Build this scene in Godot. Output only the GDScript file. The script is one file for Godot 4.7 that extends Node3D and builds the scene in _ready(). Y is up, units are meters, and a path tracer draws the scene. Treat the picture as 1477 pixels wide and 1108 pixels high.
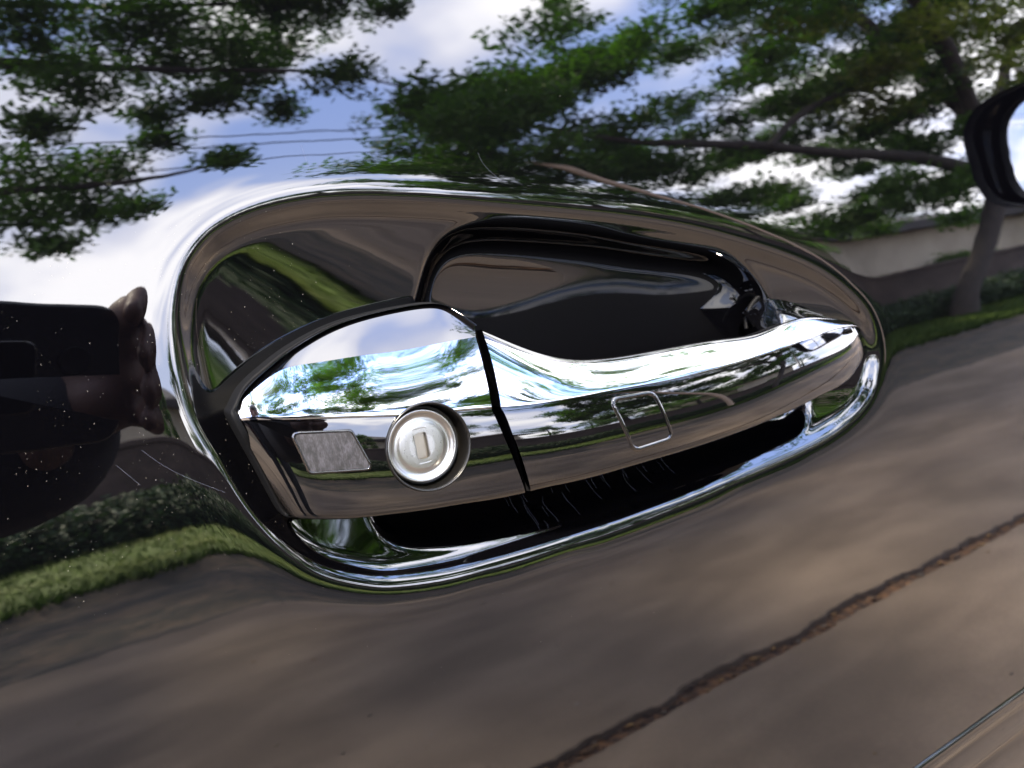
extends Node3D
# World: x runs along the car towards its front, y up, z from the car's side out to the street. Metres.
# The door is built in its own axes (mm -> m) and leans in by TILT.

const TILT := 7.0
const DOOR_AT := Vector3(0, 0.95, 0)
const CAR_AT := Vector3(0.7, 0, -0.85)

var rng := RandomNumberGenerator.new()
var car: Node3D
var mat := {}

func _ready() -> void:
	rng.seed = 7
	set_camera()
	set_light()
	make_materials()
	make_ground()
	make_street_side()
	make_trees()
	make_wires()
	make_car()
	make_person()

# ---------------------------------------------------------------- camera and light

func cam_basis() -> Basis:
	return Basis(Vector3(0.85583484, -0.10516242, 0.50644604), Vector3(0.20496045, 0.96791405, -0.14537403), Vector3(-0.47490835, 0.22821757, 0.8499287)).orthonormalized()

func set_camera() -> void:
	var c := Camera3D.new()
	c.name = "camera"
	var a := CameraAttributesPhysical.new()
	a.frustum_focal_length = 23.97
	a.frustum_focus_distance = 0.215
	a.frustum_near = 0.004
	a.frustum_far = 3000.0
	a.exposure_aperture = 17.0
	c.attributes = a
	c.transform = Transform3D(cam_basis(), Vector3(0.0, 0.97437387, 0.19850923))
	add_child(c)
	c.fov = 53.17
	c.near = 0.004
	c.far = 3000.0
	c.current = true

func set_light() -> void:
	var e := Environment.new()
	e.background_mode = Environment.BG_SKY
	e.tonemap_mode = Environment.TONE_MAPPER_LINEAR
	e.tonemap_exposure = 9.4
	e.sdfgi_enabled = true
	e.ssao_enabled = true
	e.ssil_enabled = true
	var sky := Sky.new()
	var pm := PanoramaSkyMaterial.new()
	pm.panorama = sky_picture()
	sky.sky_material = pm
	e.sky = sky
	e.background_energy_multiplier = 1.0
	var w := WorldEnvironment.new()
	w.name = "environment"
	w.environment = e
	add_child(w)
	var s := DirectionalLight3D.new()
	s.name = "sun"
	s.light_energy = 1.2
	s.light_color = Color(1.0, 0.95, 0.86)
	s.light_angular_distance = 4.0
	s.shadow_enabled = true
	s.basis = Basis.looking_at(Vector3(0.30, -0.78, -0.55).normalized(), Vector3.UP)
	add_child(s)

func sky_picture() -> ImageTexture:
	var w := 1024
	var h := 512
	var n := FastNoiseLite.new()
	n.seed = 4
	n.frequency = 1.0
	n.fractal_type = FastNoiseLite.FRACTAL_FBM
	n.fractal_octaves = 5
	var im := Image.create(w, h, false, Image.FORMAT_RGBF)
	for y in h:
		var el: float = PI * (0.5 - (y + 0.5) / h)
		var ce := cos(el)
		var se := sin(el)
		for x in w:
			var az: float = TAU * (x + 0.5) / w
			var d := Vector3(sin(az) * ce, se, cos(az) * ce)
			var t := Color(0.66, 0.66, 0.74)
			if se > -0.02:
				var k: float = 1.0 / (maxf(se, 0.0) + 0.22)
				var q := Vector3(d.x * k * 1.1, d.z * k * 1.1, 3.0)
				var v := n.get_noise_3dv(q * 1.0) * 1.4 + n.get_noise_3dv(q * 2.7 + Vector3(9, 2, 1)) * 0.35 + 0.30 - 0.55 * exp(-pow(d.angle_to(Vector3(0.28, 0.33, 0.9).normalized()) / 0.32, 2.0))
				var cover := smoothstep(-0.12, 0.42, v)
				var low := smoothstep(0.5, 0.02, se)
				var blue := Color(0.33, 0.47, 0.92).lerp(Color(0.60, 0.69, 0.96), low)
				var cloud := Color(0.82, 0.85, 1.04).lerp(Color(1.30, 1.28, 1.32), smoothstep(0.25, 0.8, v))
				t = blue.lerp(cloud, clampf(cover + low * 0.12, 0.0, 1.0))
			im.set_pixel(x, y, t)
	return ImageTexture.create_from_image(im)

# ---------------------------------------------------------------- materials

func lin(r: float, g: float, b: float) -> Color:
	return Color(r, g, b).linear_to_srgb()

func simple(c: Color, rough: float, metal := 0.0, spec := 0.5) -> StandardMaterial3D:
	var m := StandardMaterial3D.new()
	m.albedo_color = c
	m.roughness = rough
	m.metallic = metal
	m.metallic_specular = spec
	return m

func noise_picture(size: int, freqs: Array, weights: Array, stretch: Vector2, lo: Color, hi: Color, seed_: int, contrast := 1.0) -> ImageTexture:
	var ns: Array[FastNoiseLite] = []
	for k in freqs.size():
		var n := FastNoiseLite.new()
		n.seed = seed_ + k
		n.frequency = freqs[k]
		n.fractal_octaves = 3
		ns.append(n)
	var im := Image.create(size, size, false, Image.FORMAT_RGB8)
	for y in size:
		for x in size:
			# wrapped on a torus-like blend so that the repeat does not show
			var v := 0.0
			for k in ns.size():
				var px := x * stretch.x
				var py := y * stretch.y
				var fx := float(x) / size
				var a := ns[k].get_noise_2d(px, py)
				var b := ns[k].get_noise_2d(px - size * stretch.x, py)
				v += weights[k] * lerpf(a, b, smoothstep(0.7, 1.0, fx))
			im.set_pixel(x, y, lo.lerp(hi, clampf(0.5 + v * contrast, 0.0, 1.0)))
	return ImageTexture.create_from_image(im)

func make_materials() -> void:
	mat.paint = simple(lin(0.0006, 0.0006, 0.0009), 0.012, 0.0, 0.707)
	mat.plastic = simple(lin(0.0006, 0.0006, 0.0008), 0.016, 0.0, 0.66)
	mat.chrome = simple(lin(0.38, 0.39, 0.41), 0.03, 1.0)
	mat.rubber = simple(lin(0.002, 0.002, 0.0024), 0.6, 0.0, 0.2)
	mat.inner = simple(lin(0.0025, 0.0025, 0.003), 0.6, 0.0, 0.2)
	mat.bore = simple(lin(0.003, 0.0027, 0.0024), 0.28, 0.0, 0.45)
	mat.steel = simple(lin(0.35, 0.345, 0.335), 0.34, 1.0)
	mat.steel.roughness_texture = noise_picture(256, [0.25, 0.05], [0.5, 0.3], Vector2(1, 1), Color(0.75, 0.75, 0.75), Color(1, 1, 1), 91)
	mat.steel.uv1_triplanar = true
	mat.steel.uv1_scale = Vector3(60, 60, 60)
	mat.steel_groove = simple(lin(0.32, 0.29, 0.25), 0.34, 1.0)
	mat.badge = simple(Color.WHITE, 0.75, 0.0, 0.4)
	mat.badge.albedo_texture = noise_picture(256, [0.09, 0.3, 0.03], [0.7, 0.6, 0.3], Vector2(1, 0.3), lin(0.005, 0.005, 0.006), lin(0.027, 0.026, 0.032), 51, 1.2)
	mat.badge.uv1_triplanar = true
	mat.badge.uv1_scale = Vector3(38, 38, 38)
	mat.scratch = simple(lin(0.045, 0.05, 0.075), 0.6)
	mat.speck = simple(lin(0.16, 0.15, 0.135), 0.9)
	mat.mirror = simple(lin(0.85, 0.86, 0.87), 0.0, 1.0)
	mat.tint = simple(lin(0.006, 0.007, 0.007), 0.0, 0.0, 0.5)
	mat.tyre = simple(lin(0.012, 0.012, 0.012), 0.8)
	mat.alloy = simple(lin(0.4, 0.4, 0.42), 0.3, 1.0)
	# ground
	var road := simple(Color.WHITE, 0.9)
	road.albedo_texture = noise_picture(768, [0.008, 0.03, 0.4], [0.8, 0.25, 0.35], Vector2(0.6, 1.3), lin(0.072, 0.050, 0.032), lin(0.150, 0.110, 0.076), 11, 0.9)
	road.uv1_triplanar = true
	road.uv1_world_triplanar = true
	road.uv1_scale = Vector3(0.28, 0.28, 0.28)
	road.detail_enabled = true
	road.detail_blend_mode = BaseMaterial3D.BLEND_MODE_MUL
	mat.road = road
	mat.grit = simple(lin(0.23, 0.20, 0.175), 0.95)
	mat.dirt = simple(Color.WHITE, 1.0)
	mat.dirt.albedo_texture = noise_picture(256, [0.03, 0.12], [0.8, 0.6], Vector2(1, 1), lin(0.014, 0.008, 0.005), lin(0.13, 0.062, 0.024), 21, 1.1)
	mat.dirt.uv1_triplanar = true
	mat.dirt.uv1_world_triplanar = true
	mat.dirt.uv1_scale = Vector3(3.1, 3.1, 3.1)
	mat.soil = simple(Color.WHITE, 1.0)
	mat.soil.albedo_texture = noise_picture(256, [0.02, 0.09], [0.8, 0.6], Vector2(0.6, 1), lin(0.018, 0.016, 0.010), lin(0.075, 0.052, 0.032), 23, 1.0)
	mat.soil.uv1_triplanar = true
	mat.soil.uv1_world_triplanar = true
	mat.soil.uv1_scale = Vector3(0.9, 0.9, 0.9)
	mat.wall = simple(Color.WHITE, 0.95)
	mat.wall.albedo_texture = noise_picture(384, [0.012, 0.06, 0.25], [0.6, 0.4, 0.3], Vector2(0.7, 1.2), lin(0.036, 0.026, 0.020), lin(0.088, 0.064, 0.050), 31, 0.9)
	mat.wall.uv1_triplanar = true
	mat.wall.uv1_world_triplanar = true
	mat.wall.uv1_scale = Vector3(0.35, 0.35, 0.35)
	mat.render = simple(Color.WHITE, 0.9)
	mat.render.albedo_texture = noise_picture(256, [0.012, 0.06], [0.7, 0.4], Vector2(1, 0.6), lin(0.30, 0.25, 0.18), lin(0.44, 0.38, 0.28), 41, 0.8)
	mat.render.uv1_triplanar = true
	mat.render.uv1_world_triplanar = true
	mat.render.uv1_scale = Vector3(0.2, 0.2, 0.2)
	mat.roof = simple(lin(0.035, 0.03, 0.028), 0.85)
	mat.white = simple(lin(0.7, 0.7, 0.7), 0.7)
	mat.bark = simple(Color.WHITE, 0.95)
	mat.bark.albedo_texture = noise_picture(256, [0.05, 0.2], [0.7, 0.5], Vector2(1.5, 0.4), lin(0.014, 0.011, 0.009), lin(0.06, 0.047, 0.037), 61, 1.0)
	mat.bark.uv1_triplanar = true
	mat.bark.uv1_scale = Vector3(1.5, 1.5, 1.5)
	mat.palebark = simple(lin(0.46, 0.33, 0.24), 0.9)
	for spec in [["leaf", 0.085, 0.140, 0.034, 0.95], ["leaf_yellow", 0.16, 0.165, 0.034, 0.95], ["hedge", 0.036, 0.060, 0.024, 0.6], ["grass", 0.095, 0.15, 0.022, 0.6]]:
		var m := simple(lin(spec[1], spec[2], spec[3]), 0.55, 0.0, 0.35)
		m.backlight_enabled = true
		m.backlight = Color(0.8, 1.0, 0.35) * spec[4]
		m.vertex_color_use_as_albedo = true
		m.cull_mode = BaseMaterial3D.CULL_DISABLED
		mat[spec[0]] = m
	mat.jacket = simple(lin(0.008, 0.009, 0.014), 0.85)
	mat.trousers = simple(lin(0.012, 0.013, 0.018), 0.85)
	mat.skin = simple(lin(0.075, 0.033, 0.024), 0.6)
	mat.hair = simple(lin(0.012, 0.009, 0.007), 0.6)
	mat.shoe = simple(lin(0.02, 0.02, 0.02), 0.5)
	mat.phone = simple(lin(0.008, 0.008, 0.010), 0.12)
	mat.wire = simple(lin(0.01, 0.01, 0.01), 0.7)
	mat.pole = simple(lin(0.22, 0.21, 0.20), 0.9)

# ---------------------------------------------------------------- helpers

func tag(o: Node, label: String, category: String, group := "", kind := "") -> void:
	if label: o.set_meta("label", label)
	if category: o.set_meta("category", category)
	if group: o.set_meta("group", group)
	if kind: o.set_meta("kind", kind)

func put(called: String, mesh: Mesh, m: Material, parent: Node, at := Transform3D.IDENTITY) -> MeshInstance3D:
	var o := MeshInstance3D.new()
	o.name = called
	o.mesh = mesh
	o.material_override = m
	o.transform = at
	parent.add_child(o, true)
	return o

func base(called: String, at: Vector3) -> Node3D:
	var o := Node3D.new()
	o.name = called
	o.position = at
	add_child(o, true)
	return o

func pts3(s: String, k := 0.001) -> PackedVector3Array:
	var out := PackedVector3Array()
	for part in s.split(";"):
		var f := part.strip_edges().split_floats(" ")
		out.append(Vector3(f[0], f[1], f[2] if f.size() > 2 else 0.0) * k)
	return out

func pts2(s: String, k := 0.001) -> PackedVector2Array:
	var out := PackedVector2Array()
	for part in s.split(";"):
		var f := part.strip_edges().split_floats(" ")
		out.append(Vector2(f[0], f[1]) * k)
	return out

# Second derivatives of the natural cubic spline through p (parameter = index).
func spline_m(p: PackedVector3Array) -> PackedVector3Array:
	var n := p.size()
	var m := PackedVector3Array()
	m.resize(n)
	if n < 3:
		return m
	var c := PackedFloat64Array()
	c.resize(n)
	var d := PackedVector3Array()
	d.resize(n)
	for i in range(1, n - 1):
		var r := (p[i + 1] - p[i] * 2.0 + p[i - 1]) * 6.0
		var b := 4.0 - (c[i - 1] if i > 1 else 0.0)
		c[i] = 1.0 / b
		d[i] = (r - (d[i - 1] if i > 1 else Vector3.ZERO)) / b
	for i in range(n - 2, 0, -1):
		m[i] = d[i] - m[i + 1] * c[i]
	return m

func spline_at(p: PackedVector3Array, m: PackedVector3Array, t: float) -> Vector3:
	var i := clampi(int(floor(t)), 0, p.size() - 2)
	var b := t - i
	var a := 1.0 - b
	return p[i] * a + p[i + 1] * b + (m[i] * (a * a * a - a) + m[i + 1] * (b * b * b - b)) / 6.0

func resample(p: PackedVector3Array, n: int) -> PackedVector3Array:
	var m := spline_m(p)
	var out := PackedVector3Array()
	for i in n:
		out.append(spline_at(p, m, float(i) * (p.size() - 1) / (n - 1)))
	return out

# A surface through rows of points: smooth along each row and across the rows. out = a point the faces turn away from is not needed: «toward» says which way they face.
func loft(rows: Array, nu: int, nv: int, toward: Vector3) -> ArrayMesh:
	var R: Array[PackedVector3Array] = []
	for r in rows:
		R.append(resample(r, nu))
	var P := PackedVector3Array()
	P.resize(nu * nv)
	for i in nu:
		var col := PackedVector3Array()
		for r in R:
			col.append(r[i])
		var m := spline_m(col)
		for j in nv:
			P[j * nu + i] = spline_at(col, m, float(j) * (col.size() - 1) / (nv - 1))
	return grid(P, nu, nv, toward)

func grid(P: PackedVector3Array, nu: int, nv: int, toward: Vector3) -> ArrayMesh:
	var N := PackedVector3Array()
	N.resize(nu * nv)
	var total := Vector3.ZERO
	for j in nv:
		for i in nu:
			var du := P[j * nu + mini(i + 1, nu - 1)] - P[j * nu + maxi(i - 1, 0)]
			var dv := P[mini(j + 1, nv - 1) * nu + i] - P[maxi(j - 1, 0) * nu + i]
			var n := du.cross(dv)
			total += n
			N[j * nu + i] = n.normalized()
	var flip := total.dot(toward) < 0.0
	if flip:
		for k in N.size():
			N[k] = -N[k]
	var I := PackedInt32Array()
	I.resize((nu - 1) * (nv - 1) * 6)
	var k := 0
	for j in nv - 1:
		for i in nu - 1:
			var a := j * nu + i
			var b := a + 1
			var c := a + nu
			var d := c + 1
			if flip:
				I[k] = a; I[k + 1] = b; I[k + 2] = c; I[k + 3] = b; I[k + 4] = d; I[k + 5] = c
			else:
				I[k] = a; I[k + 1] = c; I[k + 2] = b; I[k + 3] = b; I[k + 4] = c; I[k + 5] = d
			k += 6
	return array_mesh(P, N, I)

func array_mesh(P: PackedVector3Array, N: PackedVector3Array, I: PackedInt32Array, C := PackedColorArray()) -> ArrayMesh:
	var arr := []
	arr.resize(Mesh.ARRAY_MAX)
	arr[Mesh.ARRAY_VERTEX] = P
	arr[Mesh.ARRAY_NORMAL] = N
	arr[Mesh.ARRAY_INDEX] = I
	if C.size():
		arr[Mesh.ARRAY_COLOR] = C
	var am := ArrayMesh.new()
	am.add_surface_from_arrays(Mesh.PRIMITIVE_TRIANGLES, arr)
	return am

# A round tube along a smooth path; radii given per control point.
func tube(path: PackedVector3Array, radii: Array, sides := 10, steps := 6) -> ArrayMesh:
	var nv := (path.size() - 1) * steps + 1
	var q := resample(path, nv)
	var P := PackedVector3Array()
	var N := PackedVector3Array()
	var side := Vector3.ZERO
	for j in nv:
		var t := (q[mini(j + 1, nv - 1)] - q[maxi(j - 1, 0)]).normalized()
		if j == 0:
			side = t.cross(Vector3(0.3, 0.2, 1.0)).normalized()
		side = (side - t * side.dot(t)).normalized()
		var up := t.cross(side)
		var f := float(j) / steps
		var i0 := mini(int(f), path.size() - 2)
		var r := lerpf(radii[i0], radii[i0 + 1], f - i0)
		for i in sides + 1:
			var a := TAU * i / sides
			var n := side * cos(a) + up * sin(a)
			P.append(q[j] + n * r)
			N.append(n)
	var I := PackedInt32Array()
	var w := sides + 1
	for j in nv - 1:
		for i in sides:
			var a := j * w + i
			I.append_array(PackedInt32Array([a, a + 1, a + w, a + 1, a + w + 1, a + w]))
	# the winding follows the normals
	var gn := (P[1] - P[0]).cross(P[w] - P[0])
	if gn.dot(N[0]) > 0.0:
		for k in range(0, I.size(), 3):
			var s := I[k + 1]
			I[k + 1] = I[k + 2]
			I[k + 2] = s
	for e in 2:
		var ring := 0 if e == 0 else (nv - 1) * w
		var c := P.size()
		var n := (q[0] - q[1]).normalized() if e == 0 else (q[nv - 1] - q[nv - 2]).normalized()
		P.append(q[0] if e == 0 else q[nv - 1])
		N.append(n)
		for i in sides:
			var x := P[ring + i]
			var y := P[ring + i + 1]
			if (x - P[c]).cross(y - P[c]).dot(n) > 0.0:
				I.append_array(PackedInt32Array([c, ring + i + 1, ring + i]))
			else:
				I.append_array(PackedInt32Array([c, ring + i, ring + i + 1]))
	return array_mesh(P, N, I)

func add_box(st: SurfaceTool, lo: Vector3, hi: Vector3) -> void:
	var v: Array[Vector3] = []
	for k in 8:
		v.append(Vector3(hi.x if k & 1 else lo.x, hi.y if k & 2 else lo.y, hi.z if k & 4 else lo.z))
	for f in [[0, 1, 3, 2], [5, 4, 6, 7], [4, 0, 2, 6], [1, 5, 7, 3], [2, 3, 7, 6], [4, 5, 1, 0]]:
		var n: Vector3 = (v[f[1]] - v[f[0]]).cross(v[f[2]] - v[f[0]]).normalized()
		var mid: Vector3 = (v[f[0]] + v[f[2]]) * 0.5 - (lo + hi) * 0.5
		var o: Array = f if n.dot(mid) < 0.0 else [f[0], f[3], f[2], f[1]]
		n = n if n.dot(mid) > 0.0 else -n
		for k in [0, 1, 2, 0, 2, 3]:
			st.set_normal(n)
			st.add_vertex(v[o[k]])

func box_mesh(lo: Vector3, hi: Vector3) -> ArrayMesh:
	var st := SurfaceTool.new()
	st.begin(Mesh.PRIMITIVE_TRIANGLES)
	add_box(st, lo, hi)
	return st.commit()

# A mesh on a rectangle of ground with heights from a callable (x, z) -> y.
func sheet(x0: float, x1: float, z0: float, z1: float, nx: int, nz: int, f: Callable) -> ArrayMesh:
	var P := PackedVector3Array()
	for j in nz + 1:
		for i in nx + 1:
			var x := lerpf(x0, x1, float(i) / nx)
			var z := lerpf(z0, z1, float(j) / nz)
			P.append(f.call(x, z))
	return grid(P, nx + 1, nz + 1, Vector3.UP)

func scatter(called: String, mesh: Mesh, m: Material, where: Array[Transform3D], parent: Node, tints := PackedColorArray()) -> MultiMeshInstance3D:
	var mm := MultiMesh.new()
	mm.transform_format = MultiMesh.TRANSFORM_3D
	mm.use_colors = tints.size() > 0
	mm.mesh = mesh
	mm.instance_count = where.size()
	for i in where.size():
		mm.set_instance_transform(i, where[i])
		if tints.size():
			mm.set_instance_color(i, tints[i])
	var o := MultiMeshInstance3D.new()
	o.name = called
	o.multimesh = mm
	o.material_override = m
	parent.add_child(o, true)
	return o

# ---------------------------------------------------------------- ground

var edge_noise := FastNoiseLite.new()

func near_edge(x: float) -> float:
	return 1.035 + 0.010 * edge_noise.get_noise_1d(x * 9.0) + 0.006 * edge_noise.get_noise_1d(x * 60.0 + 50.0)

func far_edge(x: float) -> float:
	return near_edge(x) + 0.050 + 0.030 * edge_noise.get_noise_1d(x * 14.0 + 300.0) + 0.008 * edge_noise.get_noise_1d(x * 70.0 + 900.0)

func make_ground() -> void:
	edge_noise.seed = 3
	edge_noise.frequency = 0.3
	var relief := FastNoiseLite.new()
	relief.seed = 8
	relief.frequency = 0.9
	var g := put("ground", box_mesh(Vector3(-600, -0.4, -600), Vector3(600, -0.06, 600)), mat.soil, self)
	tag(g, "bare earth under the street and gardens", "", "", "structure")
	var near := sheet(-30, 60, -5.0, 0.0, 1, 40, func(x, z): return Vector3(x, 0.0, z))
	var st := SurfaceTool.new()
	st.begin(Mesh.PRIMITIVE_TRIANGLES)
	st.append_from(near, 0, Transform3D.IDENTITY)
	# the part with the broken edge is finely cut where the door mirrors it
	var n1 := 900
	var P := PackedVector3Array()
	for row in 5:
		for i in n1 + 1:
			var x := -2.0 + 12.0 * i / n1
			var e := near_edge(x)
			P.append([Vector3(x, 0, 0), Vector3(x, 0, e * 0.5), Vector3(x, 0, e - 0.006), Vector3(x, -0.004, e), Vector3(x, -0.05, e + 0.002)][row])
	st.append_from(grid(P, n1 + 1, 5, Vector3.UP), 0, Transform3D.IDENTITY)
	for xs in [[-30.0, -2.0], [10.0, 60.0]]:
		st.append_from(sheet(xs[0], xs[1], 0.0, 1.035, 1, 1, func(x, z): return Vector3(x, 0.0, z)), 0, Transform3D.IDENTITY)
	var slab := put("road_slab", st.commit(), mat.road, self)
	tag(slab, "worn concrete slab of the road, from the crack to the car", "", "", "structure")
	st = SurfaceTool.new()
	st.begin(Mesh.PRIMITIVE_TRIANGLES)
	P = PackedVector3Array()
	for row in 5:
		for i in n1 + 1:
			var x := -2.0 + 12.0 * i / n1
			var e := far_edge(x)
			P.append([Vector3(x, -0.05, e - 0.002), Vector3(x, -0.003, e), Vector3(x, 0.002, e + 0.006), Vector3(x, 0.0, 1.6), Vector3(x, 0.0, 2.92)][row])
	st.append_from(grid(P, n1 + 1, 5, Vector3.UP), 0, Transform3D.IDENTITY)
	for xs in [[-30.0, -2.0], [10.0, 60.0]]:
		st.append_from(sheet(xs[0], xs[1], 1.07, 2.92, 1, 1, func(x, z): return Vector3(x, 0.0, z)), 0, Transform3D.IDENTITY)
	slab = put("road_slab", st.commit(), mat.road, self)
	tag(slab, "concrete slab of the road between the crack and the grass", "", "", "structure")
	var dirt := put("crack_dirt", sheet(-2.0, 10.0, 1.0, 1.16, 1500, 20, func(x, z): return Vector3(x, -0.016 + 0.010 * relief.get_noise_2d(x * 40.0, z * 40.0), z)), mat.dirt, self)
	tag(dirt, "brown dirt and leaf litter packed in the road crack", "", "", "stuff")
	# crumbs of stone and dry leaf in the crack and loose on the slabs
	var pebble := SphereMesh.new()
	pebble.radius = 1.0
	pebble.height = 1.3
	pebble.radial_segments = 7
	pebble.rings = 4
	mat.crumb = simple(Color.WHITE, 0.95)
	mat.crumb.vertex_color_use_as_albedo = true
	var where: Array[Transform3D] = []
	var tints := PackedColorArray()
	for k in 1000:
		var x := rng.randf_range(-1.0, 6.0)
		var s := 0.0012 + 0.0065 * pow(rng.randf(), 3.0)
		where.append(Transform3D(Basis.from_euler(Vector3(rng.randf() * 6, rng.randf() * 6, rng.randf() * 6)).scaled(Vector3(s * rng.randf_range(1.0, 2.0), s * 0.6, s)), Vector3(x, -0.010, lerpf(near_edge(x), far_edge(x), rng.randf_range(0.1, 0.95)))))
		var c := [Color(0.08, 0.04, 0.015), Color(0.16, 0.09, 0.03), Color(0.02, 0.012, 0.008), Color(0.10, 0.08, 0.06)][rng.randi() % 4] as Color
		tints.append(c * rng.randf_range(0.5, 1.2))
	for k in 220:
		var x := rng.randf_range(-1.0, 5.0)
		var z := rng.randf_range(0.2, 2.9)
		if z > near_edge(x) - 0.01 and z < far_edge(x) + 0.01:
			continue
		var s := rng.randf_range(0.002, 0.005)
		where.append(Transform3D(Basis.from_euler(Vector3(0, rng.randf() * 6, 0)).scaled(Vector3(s * rng.randf_range(1.0, 2.5), s * 0.5, s)), Vector3(x, 0.001, z)))
		var c := [Color(0.09, 0.055, 0.02), Color(0.14, 0.11, 0.07), Color(0.03, 0.025, 0.02), Color(0.15, 0.13, 0.11)][rng.randi() % 4] as Color
		tints.append(c)
	tag(scatter("litter", pebble, mat.crumb, where, self, tints), "crumbs of stone and dry leaf in and beside the crack", "", "", "stuff")
	var gut := put("gutter", sheet(-30, 60, 2.90, 4.22, 500, 22, func(x, z): return Vector3(x, -0.03 + 0.028 * smoothstep(3.1, 2.93 + 0.1 * relief.get_noise_1d(x * 2.0), z) + 0.05 * smoothstep(3.9, 4.15, z) + 0.012 * relief.get_noise_2d(x * 6.0, z * 10.0), z)), mat.soil, self)
	tag(gut, "dark earthy gutter between road and grass", "", "", "structure")
	var verge := put("verge", sheet(-30, 60, 4.18, 9.0, 300, 20, func(x, z): return Vector3(x, 0.02 + 0.02 * relief.get_noise_2d(x, z * 2.0), z)), mat.soil, self)
	tag(verge, "earth of the grass verge beside the road", "", "", "structure")
	var yard := put("garden", sheet(-60, 140, 9.0, 120.0, 60, 40, func(x, z): return Vector3(x, 0.02, z)), mat.soil, self)
	tag(yard, "garden ground behind the brown wall", "", "", "structure")
	# grass: tufts of bent blades
	var tuft := blade_tuft(7, 0.05, 0.06)
	where = []
	tints = PackedColorArray()
	for k in 60000:
		var x := -4.0 + 30.0 * pow(rng.randf(), 1.4)
		var z := rng.randf_range(4.05, 5.7)
		z = z if z > 4.12 + 0.09 * relief.get_noise_1d(x * 4.0) else z + 0.4
		var b := Basis(Vector3.UP, rng.randf() * TAU).scaled(Vector3.ONE * rng.randf_range(0.6, 1.3))
		where.append(Transform3D(b, Vector3(x, 0.015, z)))
		var dry := smoothstep(-0.1, 0.5, relief.get_noise_2d(x * 1.3 + 40.0, z * 2.2))
		tints.append(Color(1, 1, 1).lerp(Color(1.5, 1.1, 0.8), dry * 0.5) * rng.randf_range(0.65, 1.25))
	tag(scatter("grass", tuft, mat.grass, where, self, tints), "short green grass on the verge across the road", "grass", "", "stuff")

func blade_tuft(n: int, h: float, spread: float) -> ArrayMesh:
	var r := RandomNumberGenerator.new()
	r.seed = 5
	var st := SurfaceTool.new()
	st.begin(Mesh.PRIMITIVE_TRIANGLES)
	for k in n:
		var a := r.randf() * TAU
		var o := Vector3(cos(a), 0, sin(a)) * r.randf() * spread
		var lean := Vector3(cos(a + 0.7), 0, sin(a + 0.7)) * r.randf_range(0.2, 0.9) * h
		var w := Vector3(-sin(a), 0, cos(a)) * 0.004
		var hh := h * r.randf_range(0.6, 1.2)
		var mid := o + lean * 0.35 + Vector3.UP * hh * 0.6
		var tip := o + lean + Vector3.UP * hh
		for v in [o - w, mid - w * 0.8, o + w, o + w, mid - w * 0.8, mid + w * 0.8, mid - w * 0.8, tip, mid + w * 0.8]:
			st.set_normal((Vector3.UP + lean.normalized() * 0.4).normalized())
			st.add_vertex(v)
	return st.commit()

# ---------------------------------------------------------------- wall, hedge, houses

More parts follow.
